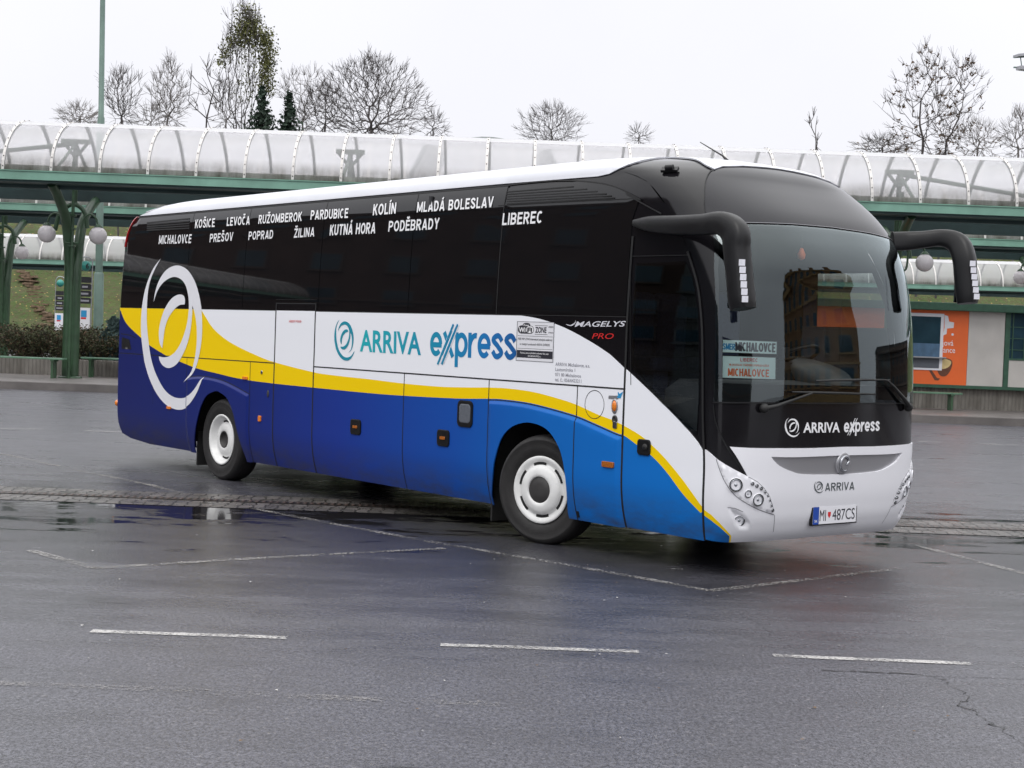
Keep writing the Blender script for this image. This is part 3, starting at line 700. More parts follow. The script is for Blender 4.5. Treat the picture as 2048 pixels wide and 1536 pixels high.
# dome panel of black paint above the windscreen
dl_ = PF(Z1((610, 460), (603, 380), (606, 280), (622, 205), (648, 165)))
glass_top = PF(Z1((700, 497), (870, 497), (1000, 500), (1150, 505)))
print('glass top', np.round(glass_top, 3).tolist(), 'dl', np.round(dl_, 3).tolist())
gt_c = glass_top[-1][1]+.01
dome_poly = dl_[:1]+glass_top+[(cq, gt_c)]+mirq(glass_top)+mirq(dl_[:1])[::-1]+mirq(dl_)[::1][1:] if False else None
dome_poly = [(dl_[0][0], glass_top[0][1])]+glass_top+[(cq, gt_c)]+mirq(glass_top)+[(QL-dl_[0][0], glass_top[0][1])]+[(QL-a, b) for a, b in dl_]+[(QL-a, b) for a, b in ft]+[(cq, ctop)]+ft[::-1]+dl_[::-1]
patch('dome_panel', BUS, front_chart, dome_poly, [M['dome']], off=.0, grid=.06, skirt=.01)
mb = MB()
strip_geo(mb, front_chart, spline(dl_+ft, 3)+[(cq, ctop)]+mirq(spline(dl_+ft, 3)), .009, .008)
strip_geo(mb, front_chart, glass_top+[(cq, gt_c)]+mirq(glass_top), .005, .005, mi=1)  # glass-top seam, its highlight painted in as light grey
mb.build('dome_seam_and_highlight', [M['seam'], M['seamgrey']], BUS, fix=False)

# ---- windscreen
def grow(poly, d):
    c = np.mean(poly, 0); return [tuple(np.array(p)+(np.array(p)-c)/np.linalg.norm(np.array(p)-c)*d) for p in poly]
ws_bot = PF(Z2((660, 335), (900, 337), (1130, 340)))
ws_poly = [(wsn[0][0]-.03, wst[-1][1]+.0)]+[(a-.03, b) for a, b in wsn[1:4]]+ws_bot+[(cq, ws_bot[-1][1])]
gt2 = [q for q in glass_top]
ws_poly = ws_poly+mirq(ws_poly[:-1])+mirq(gt2[::-1])[::-1]*0+mirq([(a, b-.012) for a, b in gt2[::-1]])+[(cq, gt_c-.012)]+[(a, b-.012) for a, b in gt2[::-1]]
patch('windscreen', BUS, front_chart, ws_poly, [M['windscreen_glass']], off=.0, grid=.07, skirt=0)
patch('door_glass', BUS, side_chart, grow(door_glass, .03), [M['door_window_glass']], off=.0, grid=.12, skirt=0)
patch('side_glass', BUS, left_chart, grow(drv_glass, .03), [M['clear_window_glass']], off=.0, grid=.2, skirt=0)

# ================================================================== COACH: nose, lamps, lettering, wheels, mirrors, cabin
def half_mir(pts): return pts+mirq(pts)
# bumper: white, with the livery corner on the near end
b_up = PF(Z2((607, 637), (650, 668), (682, 697), (760, 745), (822, 778), (880, 808), (842, 738), (803, 672), (766, 619), (900, 627), (1100, 629), (1300, 628)))
b_up[0] = (.012, b_up[0][1])
cz = b_up[-1][1]+.004
bum_poly = [(.012, .30), (.3, .29), (cq, .30), (QL-.3, .29), (QL-.012, .30)]+[(QL-a, b) for a, b in b_up]+[(cq, cz)]+b_up[::-1]
gr_h = PF(Z2((1030, 683), (1120, 686), (1250, 684)))
gr_b = PF(Z2((1250, 797), (1160, 776), (1085, 742), (1045, 705)))
gtc, gbc = gr_h[-1][1]+.004, gr_b[0][1]-.012
gril = spline(gr_h+[(cq, gtc)]+mirq(gr_h), 2)+spline(mirq(gr_b)[::1]*1 and [(QL-a, b) for a, b in gr_b[::-1]]+[(cq, gbc)]+gr_b, 3)
clus = spline(PF(Z2((682, 700), (705, 770), (740, 850), (800, 930), (880, 985), (960, 1025), (1048, 1054))), 3)
clus_r = PF(Z2((1042, 1010), (1020, 940), (985, 885), (940, 842), (885, 812)))
clus_t = PF(Z2((822, 780), (760, 748)))
cl_poly = clus+clus_r+clus_t
scoop = spline(PF(Z2((750, 1006), (810, 1020), (870, 1060), (905, 1120), (850, 1155), (800, 1130), (775, 1070))), 3, True)
pl_rec = PF(Z2((1268, 1000), (1300, 990), (1420, 985)))+PF(Z2((1420, 1112), (1290, 1118), (1272, 1080)))
for po, dp, rp in ((cl_poly, .012, .02), (scoop, -.022, .05)):
    BFRONT.add(po, dp, rp); BFRONT.add([(QL-a, b) for a, b in po], dp, rp)
cbl = PF(Z2((608, 1056), (650, 1090), (700, 1130), (764, 1190))); cye = PF(Z2((608, 1019), (650, 1054), (700, 1104), (775, 1188)))
cbl[0] = (0., cbl[0][1]); cye[0] = (0., cye[0][1]); cbl.append((cbl[-1][0]+.03, .25)); cye.append((cye[-1][0]+.03, .25))
def bl_class(c):
    q, tt = c[:, 0], c[:, 1]; A, B = np.array(cbl), np.array(cye)
    zb = np.interp(q, A[:, 0], A[:, 1], right=0); zy = np.interp(q, B[:, 0], B[:, 1], right=0)
    return np.where(tt < zb, 0, np.where(tt < zy, 1, 2))
patch('bumper', BUS, front_chart, bum_poly, [M['blue'], M['yellow'], M['bumper']], off=.004, holes=[gril], lines=[cbl, cye, cl_poly+cl_poly[:1], [(QL-a, b) for a, b in cl_poly]], classify=bl_class, grid=.028, step=.04, bump=BFRONT, skirt=.03)
patch('grille', BUS, front_chart, [(cq+(a-cq)*1.02, (gtc+gbc)/2+(b-(gtc+gbc)/2)*1.06) for a, b in gril], [M['silver']], off=-.016, grid=.05, skirt=.0)
for f_ in (lambda p: p, lambda p: [(QL-a, b) for a, b in p]):
    mb = MB(); strip_geo(mb, front_chart, f_(clus), .008, .0055, BFRONT); strip_geo(mb, front_chart, f_(clus_r[::-1]), .006, .0055, BFRONT)
    strip_geo(mb, front_chart, f_(PF(Z2((1050, 1056), (1048, 1110), (1042, 1162)))), .006, .0055, BFRONT)
    strip_geo(mb, front_chart, f_(PF(Z2((752, 1006), (800, 1012), (850, 1035)))), .005, .0055, BFRONT)  # fog scoop crease, its shade drawn as a grey line
    mb.build('bumper_gaps_and_crease', M['seamgrey'], BUS, fix=False)
# mask edge line
mb = MB(); e1 = spline(PF(Z2((660, 350), (672, 450), (715, 560), (790, 690), (872, 800))), 3)
strip_geo(mb, front_chart, e1, .012, -.004); strip_geo(mb, front_chart, [(QL-a, b) for a, b in e1], .012, -.004)
strip_geo(mb, front_chart, ws_bot+[(cq, ws_bot[-1][1])]+mirq(ws_bot), .012, .003)
mb.build('mask_seam', M['plastic'], BUS, fix=False)

def local(ch, a, b, bump=None, off=0.):
    P, N = chart_n(ch, np.array([a]), np.array([b]), bump, off); P, N = P[0], N[0]
    T = np.cross(np.array([0, 0, 1.]), N); T /= np.linalg.norm(T); return P, N, T, np.cross(N, T)
def disc(mb, P, N, T, U, prof, n=24, sx=1., sy=1., mi=0):
    vs = [P+T*(r*sx*math.cos(2*PI*k/n))+U*(r*sy*math.sin(2*PI*k/n))+N*h for r, h in prof for k in range(n)]
    mb.add(vs, [(i*n+k, i*n+(k+1) % n, (i+1)*n+(k+1) % n, (i+1)*n+k) for i in range(len(prof)-1) for k in range(n)], mi, True)
def lamp(q, tt, r, name):
    P, N, T, U = local(front_chart, q, tt, BFRONT, .006)
    a = MB(); disc(a, P, N, T, U, [(r*1.24, -.004), (r*1.21, .004), (r*1.17, .005)], mi=0); disc(a, P, N, T, U, [(r*1.17, .005), (r*1.08, .004), (r*.99, -.004), (r*.94, -.012)], mi=1)
    o = a.build(name, [M['bumper'], M['hub']], BUS, fix=False)
    a = MB(); disc(a, P, N, T, U, [(r*1.0, .003), (r*.9, -.012), (r*.62, -.03), (r*.3, -.036), (.001, -.036)]); a.build('reflector', M['chrome'], o, fix=False)
    a = MB(); disc(a, P, N, T, U, [(r*.99, .0), (r*.93, .0045), (r*.86, .0045), (r*.80, -.005)]); disc(a, P, N, T, U, [(r*.34, -.03), (r*.34, -.004), (r*.25, .0), (.001, .003)], 16)
    a.build('lens', M['lens'], o, fix=False)
lamps = [(Z2((802, 862)), .048, 'headlamp'), (Z2((878, 918)), .028, 'indicator_lamp'), (Z2((940, 957)), .045, 'headlamp'), (Z2((831, 1100)), .043, 'fog_lamp')]
for p, r, nm in lamps:
    q, tt = PF(p)[0]
    lamp(q, tt, r, nm); lamp(QL-q, tt, r, nm)
leds = PF(Z2((905, 853), (933, 867), (961, 883), (986, 904), (1006, 927), (1019, 957), (1028, 990), (1033, 1022)))
for s in (0, 1):
    for a_, b_ in leds:
        P, N, T, U = local(front_chart, QL-a_ if s else a_, b_, BFRONT, .006)
        a = MB(); disc(a, P, N, T, U, [(.0165, .0), (.0165, .004), (.012, .0045)], 16, mi=0); disc(a, P, N, T, U, [(.012, .003), (.006, -.004), (.0001, -.004)], 16, mi=1); disc(a, P, N, T, U, [(.005, .004), (.0001, .0045)], 10, mi=2)
        a.build('daytime_led', [M['chrome'], M['hub'], M['lens']], BUS, fix=False)
# emblem on the grille: a raised silver ring with an open crescent
P, N, T, U = local(front_chart, cq, (gtc+gbc)/2+.012, None, -.006)
a = MB(); disc(a, P, N, T, U, [(.088, -.01), (.086, .012), (.078, .015), (.001, .016)], 36, 1., 1.08)
em = a.build('emblem', M['silver'], BUS, fix=False)
a = MB(); a.tube([P+N*.022+T*(.055*math.cos(q))+U*(.062*math.sin(q)) for q in np.linspace(.35, 5.2, 26)], list(np.interp(np.linspace(0, 1, 26), [0, .2, .7, 1], [.006, .013, .012, .004])), 8)
a.tube([P+N*.022+T*(.055*math.cos(.35)-.01*k)+U*(.062*math.sin(.35)-.012*k) for k in range(4)], [.009, .013, .01, .004], 8)
a.build('crescent', M['silverdark'], em)

# ---- number plate
c4 = [local(front_chart, *PF(Z2(p))[0], None, .012)[0] for p in ((1285, 1007), (1562, 994), (1285, 1106), (1558, 1087))]
PC = (c4[0]+c4[1]+c4[2]+c4[3])/4; ex = (c4[1]-c4[0]+c4[3]-c4[2])/4; ey = (c4[0]-c4[2]+c4[1]-c4[3])/4
ex = np.array([0, np.linalg.norm(ex), 0]); N = np.array([1., 0, 0]); ey = np.array([0, 0, np.linalg.norm(ey)])
PC = PC+N*.01
a = MB(); a.obox(PC-N*.012, ex*1.05, ey*1.12, N*.012)
plate = a.build('number_plate', M['plastic'], BUS)
a = MB(); a.obox(PC+N*.001, ex, ey*.97, N*.003); pw = a.build('plate_face', M['stickerw'], plate)
a = MB(); a.obox(PC-ex*.87+N*.003, ex*.13, ey*.97, N*.0022); a.build('plate_band', M['plateblue'], plate)
pch = flat_chart(PC+N*.0055, ex, ey, N)
a = MB(); text_on(a, 'MI', pch, (-.70, -.62), (-.42, -.62), (-.70, .60), 0, .0); a.build('plate_lettering', M['txtblack'], plate, fix=False); a = MB(); text_on(a, '487CS', pch, (-.12, -.62), (.93, -.62), (-.12, .60), 0, .0)
a.build('plate_lettering', M['txtblack'], plate, fix=False)
a = MB(); text_on(a, 'SK', pch, (-.94, -.75), (-.80, -.75), (-.94, -.45), .0005, .0); a.build('plate_lettering', M['txtwhite'], plate, fix=False)
a = MB(); sh = [(-.33, .35), (-.20, .35), (-.20, -.05), (-.265, -.35), (-.33, -.05)]
a.add([pch(np.array(p[0]), np.array(p[1])) for p in sh], [tuple(range(5))[::-1]]); a.build('plate_shield', M['txtred'], plate)

# ---- big ring emblem traced in the side chart
LG_A = Z3((465, 518), (410, 590), (365, 690), (335, 800), (318, 920), (313, 1040), (318, 1140))+Z4((335, 246), (345, 300), (375, 400), (415, 490), (460, 560), (510, 610), (560, 635), (605, 643), (650, 632), (700, 590), (745, 520), (775, 450), (797, 390), (765, 432), (735, 480), (695, 525), (650, 550), (600, 555), (550, 540), (500, 500), (455, 430), (415, 340), (390, 250), (378, 180))+Z3((365, 1100), (358, 1000), (360, 860), (370, 750), (390, 670), (425, 590))
LG_B = Z3((410, 850), (420, 780), (445, 700), (485, 630), (530, 590), (580, 573), (630, 582), (680, 622), (725, 700), (755, 800), (772, 900), (778, 1020), (775, 1120), (760, 1230), (735, 1330), (700, 1400), (634, 1459), (690, 1385), (712, 1320), (728, 1240), (737, 1140), (735, 1030), (724, 950), (704, 876), (701, 960), (688, 1070), (664, 1170), (630, 1250), (592, 1312), (552, 1343), (515, 1350), (480, 1332), (456, 1296), (449, 1262), (490, 1269), (530, 1260), (570, 1230), (610, 1170), (645, 1080), (665, 1000), (675, 920), (677, 860), (670, 790), (650, 720), (620, 680), (580, 661), (540, 665), (490, 695), (450, 745), (425, 800))
LG_C = Z3((475, 1202), (455, 1160), (449, 1090), (455, 1030), (472, 960), (500, 890), (540, 830), (580, 800), (615, 793), (640, 806), (648, 840), (645, 868), (610, 872), (580, 892), (545, 932), (515, 985), (495, 1050), (485, 1120))
def smooth_ring(pts, n=5):
    P = [np.array(p, float) for p in pts]; N = len(P)
    def corner(i):
        a, b = P[i]-P[i-1], P[(i+1) % N]-P[i]; return (a@b)/(np.linalg.norm(a)*np.linalg.norm(b)) < .62
    cs = [i for i in range(N) if corner(i)]; out = []
    for k, i in enumerate(cs):
        j = cs[(k+1) % len(cs)]; run = [P[(i+m_) % N] for m_ in range(((j-i) % N or N)+1)]
        out += (spline(run, n) if len(run) > 2 else [tuple(run[0]), tuple(run[1])])[:-1]
    return out
lg = [smooth_ring(PS(l)) for l in (LG_A, LG_B, LG_C)]
allp = np.concatenate([np.array(l) for l in lg]); lo_, hi_ = allp.min(0), allp.max(0)
lgn = [[tuple((np.array(p)-lo_)/(hi_-lo_)) for p in l] for l in lg]
def ring_logo(mb, ch, lb, rb, lt, off, bump=None, mi=0, grid=.08):
    lb, rb, lt = map(lambda q: np.array(q, float), (lb, rb, lt))
    for l in lgn: dec_poly(mb, ch, [tuple(lb+p[0]*(rb-lb)+p[1]*(lt-lb)) for p in l], off, bump, mi, grid=grid)
a = MB(); ring_logo(a, side_chart, lo_, (hi_[0], lo_[1]), (lo_[0], hi_[1]), .0055, BSIDE, grid=.04); a.build('ring_emblem', M['stickerw'], BUS, fix=False)
a = MB(); b3 = PS(Z5((222, 388), (352, 388), (222, 126))); ring_logo(a, side_chart, *b3, .005); a.build('ring_emblem', M['teal'], BUS, fix=False)
a = MB(); b3 = PF(Z2((1121, 560), (1216, 556), (1121, 434))); ring_logo(a, front_chart, *b3, -.004); a.build('ring_emblem', M['txtwhite'], BUS, fix=False)
a = MB(); b3 = PF(Z2((1303, 916), (1361, 913), (1303, 838))); ring_logo(a, front_chart, *b3, .008); a.build('ring_emblem', M['greylogo'], BUS, fix=False)

# ---- lettering on the side
for s, zf, p in (('MICHALOVCE', Z3, ((447, 411), (693, 404), (454, 345))), ('KOŠICE', Z3, ((722, 291), (872, 281), (728, 226))), ('LEVOČA', Z3, ((963, 274), (1138, 263), (969, 209))), ('RUŽOMBEROK', Z3, ((1203, 258), (1533, 236), (1210, 191))),
                 ('PARDUBICE', ZR, ((63, 643), (283, 632), (68, 588))), ('PREŠOV', Z3, ((833, 398), (1010, 386), (839, 333))), ('POPRAD', Z3, ((1127, 381), (1314, 369), (1133, 316))), ('ŽILINA', Z3, ((1473, 363), (1628, 353), (1480, 293))),
                 ('KUTNÁ HORA', ZR, ((175, 735), (442, 722), (181, 672))), ('KOLÍN', ZR, ((428, 617), (562, 607), (434, 553))), ('MLADÁ BOLESLAV', ZR, ((685, 600), (1132, 570), (691, 540))), ('PODĚBRADY', ZR, ((518, 713), (815, 697), (524, 650))), ('LIBEREC', ZR, ((1184, 675), (1420, 662), (1191, 605)))):
    a = MB(); stroke_text(a, s, side_chart, *PS(zf(*p)), off=.006, T=.185, gap=.12); a.build('town_lettering', M['txtwhite'], BUS, fix=False)
a = MB(); text_on(a, 'ARRIVA', side_chart, *PS(Z5((385, 325), (776, 349), (387, 191))), bold=.022); a.build('name_lettering', M['fadetxt'], BUS, fix=False); a = MB(); stroke_text(a, 'express', side_chart, *PS(Z5((834, 358), (1384, 383), (838, 203))), off=.004, T=.215, gap=.09)
for dx in (0, 27):
    p0, p1 = PS(Z5((883+dx, 412), (985+dx, 155))); strip_geo(a, side_chart, [p0, p1], .026, .0064)
a.build('name_lettering', M['fadetxt'], BUS, fix=False)
a = MB()
for dx in (-6, 15, 37):
    p0, p1 = PS(Z5((885+dx, 406), (984+dx, 160))); strip_geo(a, side_chart, [p0, p1], .014 if dx == 15 else .010, .0058)
a.build('name_lettering', M['white'], BUS, fix=False)
a = MB()
for s, p in (('ARRIVA Michalovce, a.s.', ((1637, 420), (1857, 432), (1637, 399))), ('Lastomírska 1', ((1636, 453), (1763, 460), (1636, 432))), ('071 80 Michalovce', ((1635, 486), (1800, 497), (1635, 465))), ('tel. č.: 056/6423211', ((1634, 519), (1803, 530), (1634, 498)))):
    text_on(a, s, side_chart, *PS(Z5(*p)), bold=.012)
a.build('address_lettering', M['txtgrey'], BUS, fix=False)
# sticker about the wireless network
q4 = PS(Z5((1384, 386), (1622, 400), (1388, 136), (1628, 152)))
stc = lambda a, b: side_chart(q4[0][0]+np.asarray(a, float)*(q4[1][0]-q4[0][0]), q4[0][1]+np.asarray(b, float)*(q4[2][1]-q4[0][1])+np.asarray(a, float)*(q4[1][1]-q4[0][1]))
def rect(x0, y0, x1, y1): return [(x0, y0), (x1, y0), (x1, y1), (x0, y1)]
def rrect(x0, y0, x1, y1, rx, ry): return [(cx+rx*math.cos(q), cy+ry*math.sin(q)) for cx, cy, q0 in ((x1-rx, y1-ry, 0), (x0+rx, y1-ry, PI/2), (x0+rx, y0+ry, PI), (x1-rx, y0+ry, 1.5*PI)) for q in np.linspace(q0, q0+PI/2, 6)]
a = MB(); dec_poly(a, stc, rect(0, 0, 1, 1), .0045, grid=.5); st = a.build('notice_sticker', M['stickerw'], BUS, fix=False)
a = MB()
for r0 in ((0, 0, 1, .008), (0, .99, 1, 1), (0, 0, .012, 1), (.988, 0, 1, 1), (.03, .63, .97, .638), (.03, .31, .97, .318), (.02, .08, .98, .27)): dec_poly(a, stc, rect(*r0), .0055, grid=.5)
dec_poly(a, stc, rrect(.03, .69, .46, .90, .1, .09), .0055, grid=.5); dec_poly(a, stc, rrect(.16, .84, .36, .965, .08, .05), .0056, grid=.5)
text_on(a, 'ZONE', stc, (.50, .73), (.80, .73), (.50, .87), .0055, .03); text_on(a, 'Fi', stc, (.29, .73), (.42, .73), (.29, .85), .0075, .04)
for r0 in ((.49, .68, .83, .69), (.49, .90, .83, .91)): dec_poly(a, stc, rect(*r0), .0055, grid=.5)
text_on(a, 'FREE WIFI ZONE (internetové pripojenie zadarmo)', stc, (.04, .53), (.96, .53), (.04, .585), .0055, .01); text_on(a, 'vo všetkých autobusoch ARRIVA EXPRESS!', stc, (.09, .40), (.90, .40), (.09, .455), .0055, .01)
text_on(a, 'ARRIVA', stc, (.85, .86), (.98, .86), (.85, .90), .0055, .02); text_on(a, 'EXPRESS', stc, (.85, .72), (.98, .72), (.85, .75), .0055, .01)
a.build('notice_lettering', M['txtblack'], st, fix=False)
a = MB(); text_on(a, 'Wi', stc, (.06, .73), (.24, .73), (.06, .85), .0078, .03); text_on(a, 'Free', stc, (.19, .885), (.33, .885), (.19, .93), .0078, .02)
dec_poly(a, stc, rrect(.26, .71, .45, .88, .07, .07), .0065, grid=.5)
text_on(a, 'Príjemnú cestu a pohodlné surfovanie Vám praje', stc, (.12, .185), (.88, .185), (.12, .225), .0075, .01); text_on(a, 'SAD MICHALOVCE, a.s.', stc, (.33, .11), (.68, .11), (.33, .15), .0075, .01)
a.build('notice_lettering', M['txtwhite'], st, fix=False)
# model lettering
a = MB(); p = PS(Z9((545, 107), (860, 105), (560, 74))); text_on(a, 'MAGELYS', side_chart, *p, off=.006, bold=.012)
p2 = spline(PS(Z9((490, 92), (520, 99), (545, 85), (552, 68))), 4); strip_geo(a, side_chart, p2, .01, .006, taper=[.004, .012, .004]); a.build('model_lettering', M['silversq'], BUS, fix=False)
a = MB(); text_on(a, 'PRO', side_chart, *PS(Z9((655, 183), (788, 185), (668, 149))), off=.006, bold=.0); a.build('model_lettering', M['txtred'], BUS, fix=False)
a = MB(); text_on(a, 'NÚDZOVÝ VÝCHOD', side_chart, *PS(Z3((1437, 1003), (1531, 1005), (1437, 988))), off=.006, bold=.02); a.build('exit_lettering', M['txtred'], BUS, fix=False)
# ---- lettering on the nose
a = MB(); text_on(a, 'ARRIVA', front_chart, *PF(Z2((1239, 528), (1473, 525), (1240, 464))), off=-.004, bold=.025); a.build('name_lettering', M['txtwhite'], BUS, fix=False); a = MB(); stroke_text(a, 'express', front_chart, *PF(Z2((1499, 528), (1727, 517), (1501, 465))), off=-.004, T=.24, gap=.10)
for dx in (0, 13):
    p0, p1 = PF(Z2((1522+dx, 546), (1572+dx, 437))); strip_geo(a, front_chart, [p0, p1], .008, -.0025)
a.build('name_lettering', M['txtwhite'], BUS, fix=False)
a = MB(); stroke_text(a, 'ARRIVA', front_chart, *PF(Z2((1372, 902), (1560, 893), (1374, 850))), off=.0065, T=.17, gap=.10); a.build('name_lettering', M['greylogo'], BUS, fix=False)

# ---- side markers, handles, vents
def side_disc(name, mats, pts, prof, sx=1., sy=1., off=.004, n=24, parent=BUS):
    P, N, T, U = local(side_chart, *PS(pts)[0], BSIDE, off); a = MB(); disc(a, P, N, T, U, prof, n, sx, sy); return a.build(name, mats, parent, fix=False)
def side_box(name, m_, pts, w, h, d, off=.002, bev=True, parent=BUS):
    P, N, T, U = local(side_chart, *PS(pts)[0], BSIDE, off); a = MB()
    rr = rrect(-w/2, -h/2, w/2, h/2, min(w, h)*.22, min(w, h)*.22)
    vs = [P+T*x+U*y for x, y in rr]+[P+T*x+U*y+N*d*.8 for x, y in rr]+[P+T*x*.9+U*y*.9+N*d for x, y in rr]; n = len(rr)
    a.add(vs, [(i, (i+1) % n, n+(i+1) % n, n+i) for i in range(n)]+[(n+i, n+(i+1) % n, 2*n+(i+1) % n, 2*n+i) for i in range(n)]+[tuple(range(2*n, 3*n))])
    return a.build(name, m_, parent)
dome_prof = [(.05, -.004), (.05, .008), (.04, .016), (.02, .02), (.0001, .021)]
o = side_disc('indicator_lamp', M['silver'], Z9((801, 615)), [(.062, -.004), (.062, .006), (.05, .008)], .62, 1.05); side_disc('lens', M['amber'], Z9((801, 615)), dome_prof, .55, .95, parent=o)
side_disc('filler_lock', M['hub'], Z9((802, 700)), [(.045, -.002), (.045, .008), (.03, .012), (.025, .002), (.001, .002)], .7, .8); side_box('lock_plate', M['chrome'], Z9((803, 735)), .05, .06, .012)
o = side_box('side_marker', M['amberdark'], Z9((770, 988)), .15, .05, .016)
for p in (Z5((360, 812)), Z5((920, 883))):
    o = side_box('flap_handle', M['plastic'], p, .20, .165, .014); side_box('amber_reflector', M['amberdark'], p, .085, .03, .022, parent=o)
o = side_box('vent_frame', M['plastic'], Z5((1060, 728)), .245, .26, .012); side_box('vent_mesh', M['greyscreen'], Z5((1061, 726)), .18, .185, .016, parent=o)
for p, w_ in ((Z4((1105, 402)), .11), (Z4((527, 627)), .11)): side_box('side_marker', M['amber'], p, w_, .035, .018)
side_box('side_marker', M['amber'], Z4((1215, 710)), .06, .07, .016)
side_disc('flap_lock', M['chrome'], Z4((1229, 358)), [(.022, 0), (.022, .005), (.014, .008), (.001, .008)]); side_disc('flap_lock', M['hub'], Z4((1276, 522)), [(.045, 0), (.04, .004), (.001, .005)], .5, 1.)
o = side_box('door_handle', M['plastic'], Z2((221, 622)), .155, .135, .014); side_disc('knob', M['rubber'], Z2((232, 622)), [(.03, .01), (.028, .02), (.001, .022)], parent=o)
a = MB(); dec_poly(a, side_chart, PS(Z4((165, 180), (240, 185), (225, 110), (168, 92))), .0045); a.build('rear_vent', M['plastic'], BUS, fix=False)
a = MB(); strip_geo(a, side_chart, spline(PS(Z4((160, 66), (230, 78), (275, 100))), 3), .012, .005); a.build('rear_vent_lip', M['seam'], BUS, fix=False)
side_box('jacking_mark', M['plastic'], Z5((1792, 1365)), .035, .06, .006)
a = MB(); dec_poly(a, side_chart, PS(Z9((760, 568), (822, 572), (826, 548), (762, 548))), .0045); dec_poly(a, side_chart, PS(Z9((815, 562), (838, 565), (855, 522), (832, 536), (820, 522), (822, 545))), .005, mi=1); a.build('swallow_badge', [M['silver'], M['txtblue']], BUS, fix=False)
# tail lamp on the rear corner
patch('tail_lamp', BUS, side_chart, [(-9.13, 2.92), (-9.075, 2.98), (-9.01, 3.18), (-8.93, 3.38), (-8.98, 3.40), (-9.1, 3.2)], [M['red']], off=.012, grid=.04, skirt=.02)
patch('tail_lamp', BUS, rear_chart, [(QL-.5, 2.95), (QL-.02, 2.95), (QL-.02, 3.38), (QL-.5, 3.38)], [M['red']], off=.012, grid=.06, skirt=.02)
patch('tail_lamp', BUS, rear_chart, [(.02, 2.95), (.5, 2.95), (.5, 3.38), (.02, 3.38)], [M['red']], off=.012, grid=.06, skirt=.02)
MB().sphere((-9.17, -1.20, .78), .045).build('rear_marker', M['amber'], BUS)
# small camera pod and aerial on the roof shoulder
pp = PS(Z1((385, 165)))[0]; P, N, T, U = local(side_chart, *pp, None, .0)
a = MB(); a.obox(P+N*.012, T*.075, U*.028, N*.012); a.tube([P+N*.03-T*.035, P+N*.035+T*.035], [.026, .024], 10); a.build('camera_pod', M['plastic'], BUS)
a = MB(); pa = front_chart(*map(np.array, PF.one(1455, 322))); a.tube([pa, pa+np.array([-.06, .0, .05]), pa+np.array([-.34, .0, .19])], [.016, .008, .004], 6); a.build('aerial', M['rubber'], BUS)

# ---- wheels
def make_wheel(name, c, out, steer, front):
    wh = MB(); prof = [(.29, -.145), (.42, -.152), (.485, -.135), (.503, -.105), (.507, -.05), (.507, .05), (.503, .105), (.488, .132), (.465, .148), (.455, .150), (.45, .147), (.40, .153), (.35, .145), (.31, .122), (.295, .10)]
    wh.lathe(prof, (0, 0, 0), (0, out, 0), 64)
    for k in (-.06, -.02, .02, .06): wh.lathe([(.5085, k-.004), (.500, k-.003), (.500, k+.003), (.5085, k+.004)], (0, 0, 0), (0, out, 0), 64)
    o = wh.build(name, M['tyre'], BUS, fix=False); o.location = c; o.rotation_euler = (0, 0, steer)
    rm = MB()
    if front: pr = [(.290, .09), (.300, .118), (.312, .128), (.314, .136), (.306, .143), (.285, .140), (.262, .128), (.25, .118), (.236, .118), (.228, .132), (.215, .148), (.19, .160), (.155, .166), (.128, .166), (.122, .158), (.12, .14)]
    else: pr = [(.290, .09), (.302, .12), (.314, .132), (.314, .140), (.300, .146), (.280, .130), (.262, .085), (.245, .06), (.225, .06), (.205, .085), (.18, .10), (.14, .105), (.112, .105), (.105, .10), (.10, .06)]
    rm.lathe(pr, (0, 0, 0), (0, out, 0), 56)
    r_ = rm.build('rim', M['rim'], o, fix=False)
    sl_ = MB(); n_ = 6 if front else 2; r0, r1, hh = (.232, .258, .126) if front else (.215, .240, .068)
    for k in range(n_):
        q0 = 2*PI*(k+.22)/n_+.1 if front else PI/2+PI*k-.35; q1 = 2*PI*(k+.78)/n_+.1 if front else q0+.7
        qs = np.linspace(q0, q1, 10)
        vs = [(r*math.cos(q), out*(hh+.0005*i), r*math.sin(q)) for i, r in enumerate((r0, r1)) for q in qs]
        sl_.add(vs, [(i, i+1, 11+i, 10+i) for i in range(9)])
    sl_.build('trim_slot', M['seam'], o)
    hb = MB()
    hb.lathe([(.122, .150), (.118, .157), (.05, .160), (.0001, .160)] if front else [(.105, .102), (.098, .108), (.09, .10), (.085, .07), (.0001, .075)], (0, 0, 0), (0, out, 0), 36)
    hb.build('hub_cap', M['hub'], o, fix=False)
    return o
make_wheel('wheel', (0.02, -1.275+.165, .5), -1, math.radians(13), True); make_wheel('wheel', (0.02, 1.275-.165, .5), 1, math.radians(14), True)
make_wheel('wheel', (xr_c+.03, -1.275+.185, .5), -1, 0, False); make_wheel('wheel', (xr_c+.03, 1.275-.185, .5), 1, 0, False)
